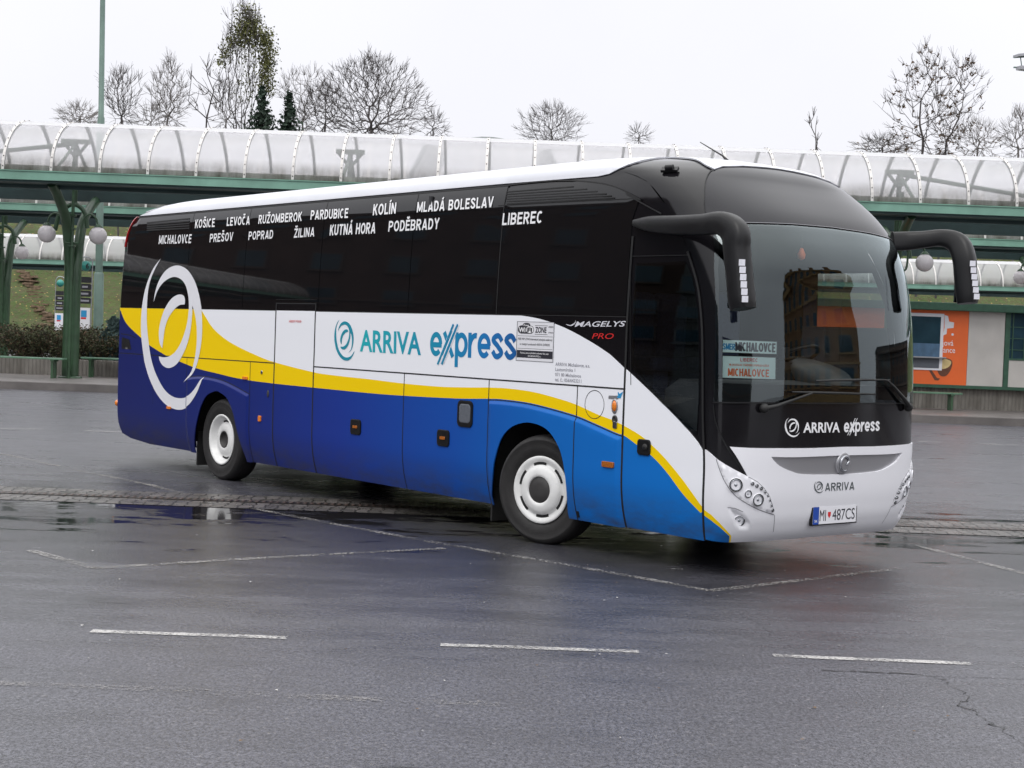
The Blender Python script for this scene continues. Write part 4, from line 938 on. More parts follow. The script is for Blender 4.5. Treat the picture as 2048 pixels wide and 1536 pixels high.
# ---- underbody, wheel housings, mud flaps
a = MB(); a.box((-8.3, -.60, .38), (1.9, .60, 1.12)); a.box((-5.2, -1.12, .30), (-.75, 1.2, 1.1)); a.box((-6.9, -.55, .27), (-5.2, .55, .9)); a.box((-.9, -.55, .27), (.8, .55, .9)); a.box((.72, -1.2, .36), (1.9, 1.2, .8)); a.box((-5.35, .15, .15), (-.8, 1.15, .5)); a.box((-8.4, -1.2, .42), (-6.85, 1.2, 1.1)); a.box((-8.9, -1.24, 1.19), (1.0, 1.24, 1.22)); a.build('chassis_and_light_block', M['under'], BUS)  # underbody, with low boxes added to keep far-side light out
for cx in (xr_c, xf_c):
    for s in (-1, 1):
        qs = np.linspace(0, PI, 14); w0, w1 = sorted((s*1.24, s*.55)); a = MB()
        vs = [(cx+.70*math.cos(q), y, .45+.74*math.sin(q)) for y in (w0, w1) for q in qs]; a.add(vs, [(i, i+1, 15+i, 14+i) for i in range(13)], 0, True)
        a.build('wheel_housing', M['under'], BUS)
for cx, cy in ((-6.78, -1.0), (-.72, -1.0), (-6.78, 1.0), (-.72, 1.0)):
    a = MB(); a.box((cx-.012, cy-.2, .12), (cx+.012, cy+.2, .55)); a.build('mud_flap', M['rubber'], BUS)

# ---- mirrors
def loft(mb, pts, sizes, n=20, ex=3.2, up=(0, 0, 1)):
    pts = [np.array(p, float) for p in pts]; vs = []; side = None
    for i, p in enumerate(pts):
        d = pts[min(i+1, len(pts)-1)]-pts[max(i-1, 0)]; d /= np.linalg.norm(d)
        if side is None: side = np.array([0, 1., 0])
        s = side-d*(side@d); s /= np.linalg.norm(s); u = np.cross(d, s); side = s
        for k in range(n):
            q = 2*PI*k/n; c, v = math.cos(q), math.sin(q)
            vs.append(p+s*(sizes[i][0]*np.sign(c)*abs(c)**(2/ex))+u*(sizes[i][1]*np.sign(v)*abs(v)**(2/ex)))
    m_ = len(pts)
    mb.add(vs, [(i*n+k, i*n+(k+1) % n, (i+1)*n+(k+1) % n, (i+1)*n+k) for i in range(m_-1) for k in range(n)], 0, True)
    mb.add(vs[:n], [tuple(range(n))[::-1]]); mb.add(vs[-n:], [tuple(range(n))])
def at_y(px, py, yl):
    d = ray(px, py); k = (yl-(CAM-B0)@by_)/(d@by_); q = CAM+d*k-B0; return np.array([q@bx_, q@by_, q[2]])
def mirror(path, ys, sizes, tape, name, fin):
    pts = [at_y(*p, y) for p, y in zip(path, ys)]
    pts = [np.array(p) for p in spline(pts, 5)]; sz = spline(sizes, 5); a = MB(); loft(a, pts, sz); o = a.build(name, M['plastic'], BUS)
    g_ = MB()
    hd = pts[-8:]
    c0 = np.mean(hd, 0)+np.array([0, 0, .06]); g_.obox(c0-np.array([.100, 0, 0]), (0, .055, 0), (0, 0, .11), (.004, 0, 0)); g_.build('mirror_glass', M['chrome'], o)
    f_ = np.array(fin, float); f_ /= np.linalg.norm(f_); T = np.cross([0, 0, 1.], f_); T /= np.linalg.norm(T)
    f_ = CB-pts[-6]; f_[2] = 0; f_ /= np.linalg.norm(f_); T = np.cross([0, 0, 1.], f_)
    for (px, py) in tape:
        a = MB(); k = min(range(len(pts)), key=lambda i: abs(project(b2w(pts[i][None]))[0][1]-py)); yy = pts[k][1]
        c = at_y(px, py, yy); c = c+(CB-c)/np.linalg.norm(CB-c)*.122
        a.obox(c, T*.024, np.array([0, 0, .0245]), f_*.002); a.build('reflective_square', M['silversq'], o)
mirror([(1268, 446), (1300, 448), (1350, 450), (1405, 449), (1445, 447), (1470, 466), (1474, 500), (1479, 550), (1484, 600), (1486, 618)], [-1.27, -1.33, -1.40, -1.45, -1.475, -1.48, -1.48, -1.48, -1.48, -1.48],
       [(.018, .028), (.04, .066), (.05, .080), (.055, .084), (.07, .095), (.085, .112), (.092, .10), (.095, .095), (.098, .096), (.088, .088)], [(1484+1.2*i, 525+14.6*i) for i in range(6)], 'wing_mirror', (.8, -.6, .03))
mirror([(1785, 483), (1815, 482), (1850, 479), (1885, 476), (1915, 487), (1928, 515), (1931, 550), (1934, 590), (1935, 607)], [1.15, 1.27, 1.36, 1.44, 1.475, 1.48, 1.48, 1.48, 1.48],
       [(.045, .088), (.05, .086), (.055, .078), (.06, .078), (.078, .10), (.09, .10), (.092, .096), (.09, .094), (.082, .085)], [(1945.5+1.6*i, 527+13.2*i) for i in range(6)], 'wing_mirror', (.9, .42, .03))

# ---- wipers
def on_front(px, py, off):
    q, tt = PF([(px, py)])[0]; return chart_n(front_chart, np.array([q]), np.array([tt]), None, off)[0][0]
for arm, blade in ((Z2((975, 372), (1045, 358), (1150, 318), (1270, 275)), Z2((1150, 268), (1300, 272), (1500, 277), (1680, 283))), (Z2((1890, 365), (1850, 310), (1790, 235), (1745, 194)), Z2((1300, 196), (1450, 193), (1620, 191), (1775, 192)))):
    a = MB(); a.tube([on_front(*p, .045) for p in arm], [.022, .018, .011, .009], 8); w_ = a.build('wiper_arm', M['rubber'], BUS)
    a = MB(); a.tube([on_front(*p, .03) for p in blade], [.006, .011, .011, .006], 6); a.build('wiper_blade', M['rubber'], w_)
    a = MB(); a.sphere(on_front(*arm[0], .03), .04, 12, 8); a.build('wiper_pivot', M['rubber'], w_)

# ---- cabin seen through the windscreen
a = MB(); a.box((-8.8, -1.2, 1.23), (1.0, 1.2, 1.26)); a.box((1.0, -1.2, .82), (2.2, 1.2, .85)); a.box((-1.9, -1.22, 1.23), (-1.86, 1.22, 3.3)); a.box((-1.9, -1.15, 3.12), (1.2, 1.15, 3.16)); a.build('cabin_lining', M['interior'], BUS)
a = MB(); a.extrude([(1.45, .86), (1.45, 1.50), (1.62, 1.60), (1.95, 1.58), (2.22, 1.50), (2.30, 1.38), (2.25, .9)], -1.08, 1.08, axis=1); dsh = a.build('dashboard', M['dash'], BUS)
a = MB(); a.lathe([(.15, 0), (.28, .12), (.30, .18), (.26, .21), (.0001, .22)], (1.68, .62, 1.52), (.35, 0, 1), 24); a.build('instrument_binnacle', M['dash'], BUS)
a = MB(); cst = np.array([1.42, .62, 1.80]); axs = np.array([-.5, 0, .87]); e1 = np.array([0, 1., 0]); e2 = np.cross(axs, e1)
a.tube([cst+.235*(e1*math.cos(q)+e2*math.sin(q)) for q in np.linspace(0, 2*PI, 33)], .018, 8, caps=False); a.tube([cst-e1*.23, cst+e1*.23], .014, 8); a.tube([cst, cst-axs*.4], .03, 8); a.build('steering_wheel', M['plastic'], BUS)
def seat(x, y, z):
    a = MB(); a.box((x-.24, y-.23, z+.35), (x+.24, y+.23, z+.50), bev=.05); a.box((x-.34, y-.23, z+.45), (x-.2, y+.23, z+1.15), bev=.06); a.box((x-.12, y-.1, z), (x+.12, y+.1, z+.36)); return a.build('seat', M['seatcloth'], BUS)
seat(.75, .62, 1.26)
for x in (-.3, -1.2):
    for y in (-.95, -.48, .48, .95): seat(x, y, 1.26)
a = MB(); a.box((1.52, .28, 1.60), (1.60, .42, 1.76)); a.box((1.50, .30, 1.80), (1.55, .40, 1.90)); a.build('ticket_machine', M['plastic'], BUS)
# ---- destination boards standing behind the windscreen
def board(name, corners, mface, label, texts):
    # corners TL, TR, BL on the glass, set 5 cm behind it
    TL, TR, BL = [on_front(*p, -.055) for p in corners]; ex_ = (TR-TL)/2; ey_ = (TL-BL)/2; ey_ = ey_; C0 = TL+ex_-ey_; N_ = np.cross(ex_, ey_); N_ /= np.linalg.norm(N_)
    r = empty(name, (0, 0, 0), label=label, cat='route board')
    Wd = lambda P: b2w(np.asarray(P, float)[None])[0]
    Rot = lambda v: bx_*v[0]+by_*v[1]+bz_*v[2]
    c = Wd(C0); r.location = c
    a = MB(); a.obox((0, 0, 0), Rot(ex_), Rot(ey_), Rot(N_)*.004); a.build('board', mface, r)
    a = MB()
    for s_ in (-1, 1): a.obox(s_*Rot(ey_), Rot(ex_)*1.02, Rot(ey_)*.03, Rot(N_)*.008); a.obox(s_*Rot(ex_), Rot(ex_)*.012, Rot(ey_)*1.05, Rot(N_)*.008)
    a.build('frame', M['plastic'], r)
    ch = flat_chart(Rot(N_)*.0055, Rot(ex_), Rot(ey_), None)
    for s, mm, lb, rb_, lt, bd in texts:
        a = MB(); stroke_text(a, s, ch, lb, rb_, lt, 0, bd, .12); a.build('lettering', M[mm], r, fix=False)
board('route_board', Z1((703, 1243), (1096, 1256), (701, 1326)), M['mint'], 'small upper route board with blue and black lettering behind the coach windscreen',
      [('SMER', 'txtblue', (-.985, -.55), (-.54, -.55), (-.985, .42), .17), ('MICHALOVCE', 'txtblack', (-.52, -.72), (.94, -.72), (-.52, .70), .19)])
board('route_board', Z1((701, 1346), (1089, 1358), (699, 1490)), M['mint'], 'larger lower route board with orange and red lettering behind the coach windscreen',
      [('LIBEREC', 'txtred', (-.33, .52), (.32, .52), (-.33, .84), .16), ('ML BOLESLAV- PARDUBICE-POPRAD-KOŠICE', 'txtorange', (-.74, .12), (.74, .12), (-.74, .30), .15), ('MICHALOVCE', 'txtorange', (-.78, -.80), (.74, -.80), (-.78, -.12), .19)])

pd = on_front(1620, 500, -.10); r = empty('pendant', tuple(b2w(pd[None])[0]), label='tiny orange pendant hanging at the top centre inside the coach windscreen', cat='pendant')
a = MB(); a.lathe([(.001, -.05), (.030, -.035), (.034, .0), (.02, .03), (.012, .05), (.001, .055)], (0, 0, 0), (0, 0, 1), 12); a.build('figure', M['txtorange'], r); a = MB(); a.tube([(0, 0, .05), (0, 0, .16)], .003, 5); a.build('cord', M['rubber'], r)

# ================================================================== GROUND
def asphalt_mat():
    t = NT('wet_asphalt'); b = t.b; p = t.pos()
    fine = t.math('ADD', t.math('MULTIPLY', t.noise(p, 95, 3, .7), .5), t.math('MULTIPLY', t.noise(t.mapping(p, (1, .6, 1)), 44, 3, .75), .5)); pit = t.noise(t.mapping(p, (1, .55, 1)), 62, 2, .6); grit = t.n('ShaderNodeTexVoronoi'); grit.inputs['Scale'].default_value = 62; t.l(p, grit.inputs['Vector'])
    mid = t.noise(p, 2.2, 5, .6); big = t.noise(t.mapping(p, (.10, .22, 1)), 1., 4, .55)
    streak = t.noise(t.mapping(p, (.35, 1.6, 1)), 1., 5, .6)
    col = t.mix(t.ramp(fine, [(.40, 0.), (.60, 1.)]), (.016, .016, .021), (.150, .149, .176)); col = t.mix(t.ramp(pit, [(.30, .85), (.42, 0.)]), col, (.010, .010, .012))
    col = t.mix(t.ramp(mid, [(.3, 0.), (.7, .45)]), col, (.046, .044, .05))
    stone = t.ramp(grit.outputs['Color'], [(.86, 0.), (.93, 1.)]); col = t.mix(t.math('MULTIPLY', stone, .55), col, (.20, .19, .20))
    # puddles: standing water in the hollows along the drain and under the coach
    y = t.sep(p)
    dd = t.math('SUBTRACT', t.math('SUBTRACT', y[1], 15.6), t.math('MULTIPLY', y[0], .06))
    near = t.math('SUBTRACT', 1, t.math('DIVIDE', t.math('ABSOLUTE', dd), 3.2), True)
    pn = t.noise(t.mapping(p, (.85, 2.4, 1)), 1., 9, .70)
    pud = t.ramp(t.math('ADD', pn, t.math('MULTIPLY', near, .22)), [(.645, 0.), (.70, 1.)])
    near2 = t.math('SUBTRACT', 1, t.math('DIVIDE', t.math('ABSOLUTE', t.math('SUBTRACT', y[1], 14.4)), 6.0), True)
    damp_shade = t.ramp(t.math('ADD', pn, t.math('MULTIPLY', near2, .42)), [(.52, 0.), (.80, 1.)])  # damp band round the coach, with the shade beneath it painted in
    col = t.mix(t.math('MULTIPLY', damp_shade, .58), col, (.024, .024, .028)); col = t.mix(pud, col, (.016, .015, .017))
    t.l(col, b.inputs['Base Color'])
    r = t.math('ADD', t.math('MULTIPLY', t.ramp(streak, [(.3, 0.), (.7, 1.)]), .13), .22)
    r = t.math('SUBTRACT', r, t.math('MULTIPLY', damp_shade, .13)); r = t.math('ADD', r, t.math('MULTIPLY', t.ramp(big, [(.35, 0.), (.65, 1.)]), .08))
    mr = t.n('ShaderNodeMix', data_type='FLOAT'); t.l(pud, mr.inputs[0]); t.l(r, mr.inputs[2]); mr.inputs[3].default_value = .035; t.l(mr.outputs[0], b.inputs['Roughness'])
    h = t.math('MULTIPLY', t.math('ADD', fine, t.math('MULTIPLY', grit.outputs['Distance'], -.6)), t.math('SUBTRACT', 1, t.math('MULTIPLY', pud, .97)))
    h = t.math('ADD', h, t.math('MULTIPLY', t.math('MULTIPLY', streak, .25), t.math('SUBTRACT', 1, pud)))
    t.bump(h, .6, .007); b.inputs['IOR'].default_value = 1.42
    return t.m
M['asphalt'] = asphalt_mat()
a = MB(); a.add([(-160, -90, 0), (160, -90, 0), (160, 330, 0), (-160, 330, 0)], [(0, 1, 2, 3)]); a.build('asphalt', M['asphalt'], kind='structure')

def cobble_mat():
    t = NT('wet_cobbles'); b = t.b; p = t.pos()
    wv = t.n('ShaderNodeTexNoise'); wv.inputs['Scale'].default_value = 3; t.l(p, wv.inputs['Vector'])
    vadd = t.n('ShaderNodeVectorMath', operation='MULTIPLY_ADD'); t.l(wv.outputs['Color'], vadd.inputs[0]); vadd.inputs[1].default_value = (.05, .05, 0); t.l(p, vadd.inputs[2])
    vo = t.n('ShaderNodeTexVoronoi', distance='CHEBYCHEV'); vo.inputs['Scale'].default_value = 7.2; vo.inputs['Randomness'].default_value = .38; t.l(vadd.outputs[0], vo.inputs['Vector'])
    ed = t.n('ShaderNodeTexVoronoi', feature='DISTANCE_TO_EDGE'); ed.inputs['Scale'].default_value = 7.2; ed.inputs['Randomness'].default_value = .38; t.l(vadd.outputs[0], ed.inputs['Vector'])
    gap = t.ramp(ed.outputs['Distance'], [(.02, 0.), (.09, 1.)])
    c = t.mix(t.sep(vo.outputs['Color'])[0], (.075, .070, .068), (.17, .155, .15)); c = t.mix(t.ramp(t.noise(p, 30, 4), [(.3, 0.), (.7, .5)]), c, (.08, .07, .06)); c = t.mix(gap, (.014, .013, .012), c)
    t.l(c, b.inputs['Base Color'])
    t.l(t.ramp(t.noise(p, 3.5, 3), [(.3, .18), (.7, .42)]), b.inputs['Roughness'])
    t.bump(t.math('ADD', gap, t.math('MULTIPLY', t.sep(vo.outputs['Color'])[1], .4)), .8, .02); return t.m
M['cobble'] = cobble_mat()
dA, dB = gnd(0, 985.5), gnd(2048, 1061)
dsl = (dB[1]-dA[1])/(dB[0]-dA[0]); dY = lambda x: dA[1]+dsl*(x-dA[0])
def band(name, o0, o1, z, m_, x0=-40, x1=40, **kw):
    xs = np.linspace(x0, x1, 60); a = MB()
    a.add([(x, dY(x)+o0, z) for x in xs]+[(x, dY(x)+o1, z) for x in xs], [(i, i+1, 61+i, 60+i) for i in range(59)]); return a.build(name, m_, **kw)
band('cobble_strip', -.62, .62, .004, M['cobble'], kind='structure')
t = NT('iron_drain'); p = t.pos(); wvx = t.n('ShaderNodeTexWave'); wvx.inputs['Scale'].default_value = 4.2; t.l(p, wvx.inputs['Vector'])
t.l(t.ramp(wvx.outputs['Fac'], [(.45, (.004, .004, .004)), (.6, (.075, .05, .042))]), t.b.inputs['Base Color']); t.b.inputs['Roughness'].default_value = .4; t.bump(wvx.outputs['Fac'], .8, .02)
band('drain_channel', -.075, .075, .009, t.m, kind='structure')
a = MB()
for s in (-1, 1):
    xs = np.linspace(-40, 40, 60); a.add([(x, dY(x)+s*.085-.012, .012) for x in xs]+[(x, dY(x)+s*.085+.012, .012) for x in xs], [(i, i+1, 61+i, 60+i) for i in range(59)])
a.build('drain_edge', mat('rusty_iron', (.05, .034, .028), .5, .3, var=.4, scale=20), kind='structure')

def paint_mat(name, wear, colr=(.50, .49, .47)):
    t = NT(name); p = t.pos(); n1 = t.noise(p, 42, 4, .7); n2 = t.noise(p, 3, 4, .6)
    f = t.ramp(t.math('ADD', t.math('MULTIPLY', n1, .6), t.math('MULTIPLY', n2, .4)), [(wear-.07, 0.), (wear+.07, 1.)])
    tr = t.n('ShaderNodeBsdfTransparent'); ms = t.n('ShaderNodeMixShader'); t.l(f, ms.inputs[0]); t.l(tr.outputs[0], ms.inputs[1]); t.l(t.b.outputs[0], ms.inputs[2]); t.l(ms.outputs[0], t.out.inputs[0])
    t.b.inputs['Base Color'].default_value = (*colr, 1); t.b.inputs['Roughness'].default_value = .45; t.bump(n1, .5, .006); return t.m
M['paint'] = paint_mat('road_paint', .485, (.44, .43, .42)); M['paintworn'] = paint_mat('worn_road_paint', .53, (.26, .25, .24)); M['paintfaint'] = paint_mat('faint_road_paint', .56, (.24, .23, .23))
def mark(name, pts, wd, m_, z=.004):
    P = [np.array(gnd(*p)) for p in pts]; P = [np.array(q) for q in resample(P, .4, False)]; a = MB()
    d = np.gradient(np.array(P), axis=0); d /= np.linalg.norm(d, axis=1, keepdims=True); n_ = np.stack([-d[:, 1], d[:, 0]], 1); k = len(P)
    jit = 1+.10*np.random.randn(k)
    L = np.array(P)+n_*(wd/2*jit)[:, None]; R = np.array(P)-n_*(wd/2*jit[::-1])[:, None]
    a.add([(*q, z) for q in L]+[(*q, z) for q in R], [(i, i+1, k+i+1, k+i) for i in range(k-1)]); a.build(name, m_, kind='structure')
for p in (((182, 1263), (574, 1276)), ((881, 1290), (1278, 1304)), ((1546, 1312), (1942, 1328))): mark('lane_marking', p, .085, M['paint'])
for p in (((-10, 857), (85, 858.5)), ((169, 862), (250, 864)), ((1835, 883), (1880, 884.5)), ((1960, 888), (2060, 891))): mark('lane_marking', p, .09, M['paint'])
for p in (((0, 907), (175, 945), (300, 970), (360, 986)), ((500, 1016), (650, 1045), (850, 1082), (1024, 1111), (1225, 1146), (1420, 1182)), ((1420, 1182), (1560, 1166), (1740, 1144), (1800, 1137)), ((60, 1101), (190, 1137)), ((190, 1137), (430, 1122), (640, 1110), (890, 1097)), ((1830, 1090), (1960, 1125), (2060, 1150))): mark('bay_marking', p, .09, M['paintworn'])
mark('bay_marking', ((-20, 1366), (230, 1376), (480, 1388), (760, 1400), (1000, 1409)), .10, M['paintfaint'])
mark('bay_marking', ((1815, 920), (1920, 924), (2060, 929)), .12, M['paintfaint'])
mark('paper_scrap', ((1341, 1138.5), (1366, 1139.5)), .02, M['paint'], .006)
# cracks in the surfacing
M['crackdark'] = paint_mat('dark_crack', .42, (.010, .010, .011))  # the cracks' own dark tone
def crack(pts, wd):
    rnd = random.Random(int(pts[0][0])); P = [np.array(gnd(*p)) for p in pts]; P = resample(P, .06, False); Q = [np.array(p)+np.array([rnd.gauss(0, .014), rnd.gauss(0, .014)]) for p in P]; a = MB(); k = len(Q)
    W_ = [wd*(.4+rnd.random()) for _ in Q]
    a.add([(q[0], q[1]+w_/2, .003) for q, w_ in zip(Q, W_)]+[(q[0], q[1]-w_/2, .003) for q, w_ in zip(Q, W_)], [(i, i+1, k+i+1, k+i) for i in range(k-1)]); a.build('asphalt_crack', M['crackdark'], kind='structure')
crack(((1480, 1225), (1530, 1258), (1575, 1286), (1600, 1302), (1596, 1316), (1608, 1327)), .009); crack(((1640, 1340), (1800, 1347), (1870, 1353), (1900, 1368), (1928, 1385), (1935, 1398), (1922, 1412), (1955, 1432), (1990, 1450), (2020, 1472), (2050, 1492)), .017); crack(((1870, 1353), (1960, 1356), (2060, 1360)), .008)

# ---- platform with kerb
KY = 40.95
M['kerb'] = mat('kerb_stone', (.115, .105, .10), .55, var=.3, scale=1.5, bump=.3, bscale=30); M['paving'] = mat('wet_paving', (.17, .155, .15), .38, var=.25, scale=1.2, bump=.2, bscale=12)
M['concrete'] = None
t = NT('ribbed_concrete'); p = t.pos(); wv = t.n('ShaderNodeTexWave'); wv.inputs['Scale'].default_value = 2.6; wv.inputs['Distortion'].default_value = .6; t.l(p, wv.inputs['Vector'])
c = t.mix(t.ramp(t.noise(t.mapping(p, (1.4, 1, .35)), 2.5, 5), [(.3, 0.), (.7, 1.)]), (.11, .10, .085), (.25, .235, .21)); c = t.mix(t.math('MULTIPLY', t.ramp(wv.outputs['Fac'], [(.0, 1.), (.35, 0.)]), .5), c, (.08, .075, .065)); t.l(c, t.b.inputs['Base Color']); t.b.inputs['Roughness'].default_value = .8; t.bump(wv.outputs['Fac'], .6, .03); M['concrete'] = t.m
a = MB(); a.box((-120, KY, -.1), (90, KY+.32, .205)); a.build('kerb', M['kerb'], kind='structure')
a = MB()
for k in range(105): a.box((-120+2*k+.006, KY+.32, -.1), (-118+2*k-.006, KY+.62, .212))
a.build('kerb_flags', M['paving'], kind='structure')
a = MB(); a.box((-120, KY+.62, -.1), (90, 66, .20)); a.build('pavement', M['paving'], kind='structure')
a = MB(); a.box((-45, 47.2, .15), (8.9, 47.45, .71), bev=.02); a.build('planter_wall', M['concrete'], label='low ribbed concrete planter wall behind the green benches and below the hedge', cat='wall')
a = MB(); a.box((8.95, 46.7, .15), (40, 46.95, .90), bev=.02); a.build('plinth_wall', M['concrete'], label='ribbed concrete base wall under the orange and white kiosk', cat='wall')
a = MB(); a.box((-45, 47.45, .1), (8.9, 52, .6)); a.build('planter_soil', mat('dark_soil', (.03, .024, .018), .9, var=.4), kind='structure')

# ---- benches
M['benchgreen'] = mat('bench_green', (.10, .20, .13), .35, var=.2, scale=3); M['green'] = mat('column_green_paint', (.030, .072, .034), .38, var=.3, scale=2.2, coat=.15); M['greenlt'] = mat('fascia_green_paint', (.165, .32, .25), .42, var=.18, scale=1.1); M['greendk'] = mat('dark_teal_steel', (.028, .058, .056), .5, var=.25, scale=1.); M['kioskgreen'] = mat('kiosk_green_paint', (.025, .085, .05), .45, var=.2)
def bench(px0, px1, pyt, pyb, label):
    x0, y0 = gnd((px0+px1)/2, pyb, .20); X0 = atY(px0, pyt, y0)[0]; X1, zt = atY(px1, pyt+(px1-px0)*.018, y0); zt = atY((px0+px1)/2, pyt, y0)[1]
    r = empty('bench', ((X0+X1)/2, y0+.2, .20), label=label, cat='bench', group='green benches on the platform'); L = X1-X0; H = zt-.20
    a = MB()
    for k in range(3): a.box((-L/2, -.22+.155*k, H-.05), (L/2, -.08+.155*k, H), bev=.008)
    a.build('seat', M['benchgreen'], r)
    for s in (-1, 1):
        a = MB(); a.box((s*L*.39-.035, -.18, 0), (s*L*.39+.035, -.12, H-.05)); a.box((s*L*.39-.035, .12, 0), (s*L*.39+.035, .18, H-.05)); a.box((s*L*.39-.045, -.22, H-.10), (s*L*.39+.07, .22, H-.05)); a.build('leg', M['green'], r)
    return r
bench(-75, 126, 713, 754, 'long green bench to the left of the branching green column'); bench(161, 330, 717, 757, 'green bench right of the column, half hidden behind the coach tail'); bench(1745, 1925, 783, 819, 'green bench in front of the orange kiosk beyond the coach nose')

# ================================================================== CANOPIES
def poly_mat():
    t = NT('cloudy_polycarbonate'); t.t.nodes.remove(t.b); p = t.coord()
    z = t.sep(p)[2]
    dn = t.noise(t.mapping(p, (1.2, 1.2, .25)), 2.2, 5, .65); cl = t.noise(t.mapping(p, (.5, .5, .5)), 1.3, 4)
    dirt = t.math('MULTIPLY', t.ramp(z, [(.30, 1.), (.42, .45), (.75, 0.)]) if False else t.math('SUBTRACT', 1, t.math('DIVIDE', t.math('SUBTRACT', z, .28), .55), True), t.ramp(dn, [(.32, .15), (.68, 1.)]), True)
    tint = t.mix(t.math('MULTIPLY', dirt, .85), t.mix(t.ramp(cl, [(.35, 0.), (.65, 1.)]), (.94, .93, .95), (.99, .98, 1.)), (.19, .155, .09))
    rf = t.n('ShaderNodeBsdfRefraction'); rf.inputs['IOR'].default_value = 1.03; rf.inputs["Roughness"].default_value = .27; t.l(tint, rf.inputs['Color'])
    tl = t.n('ShaderNodeBsdfTranslucent'); t.l(t.mix(t.math('MULTIPLY', dirt, .85), (.95, .95, .97), (.16, .15, .10)), tl.inputs['Color'])
    df = t.n('ShaderNodeBsdfPrincipled'); df.inputs['Roughness'].default_value = .22; t.l(t.mix(t.math('MULTIPLY', dirt, .9), (.85, .85, .87), (.13, .125, .085)), df.inputs['Base Color'])
    m1 = t.n('ShaderNodeMixShader'); m1.inputs[0].default_value = .28; t.l(rf.outputs[0], m1.inputs[1]); t.l(tl.outputs[0], m1.inputs[2])
    m2 = t.n('ShaderNodeMixShader'); m2.inputs[0].default_value = .20; t.l(m1.outputs[0], m2.inputs[1]); t.l(df.outputs[0], m2.inputs[2]); t.l(m2.outputs[0], t.out.inputs[0]); return t.m
t = NT('white_ridge_sheet'); tl = t.n('ShaderNodeBsdfTranslucent'); tl.inputs[0].default_value = (.93, .93, .95, 1); ms = t.n('ShaderNodeMixShader'); ms.inputs[0].default_value = .5; t.b.inputs['Base Color'].default_value = (.88, .88, .90, 1); t.b.inputs['Roughness'].default_value = .35
t.l(t.b.outputs[0], ms.inputs[1]); t.l(tl.outputs[0], ms.inputs[2]); t.l(ms.outputs[0], t.out.inputs[0]); M['ridge'] = t.m
M['upstand'] = mat('mossy_upstand', (.13, .14, .10), .8, var=.4, scale=1.5)
M['poly'] = poly_mat(); M['ribwhite'] = mat('white_rib', (.60, .58, .56), .5, var=.15, scale=5); M['rivet'] = mat('rivet_grey', (.10, .09, .09), .5, var=0); M['innerrib'] = mat('grey_arch_tube', (.16, .18, .18), .5, var=.1)
CD, RISE = 5.1, 1.66
def arch_pt(a_, off=0.): return 2.6-(2.5+off)*math.cos(a_), .28+(RISE+off)*math.sin(a_)
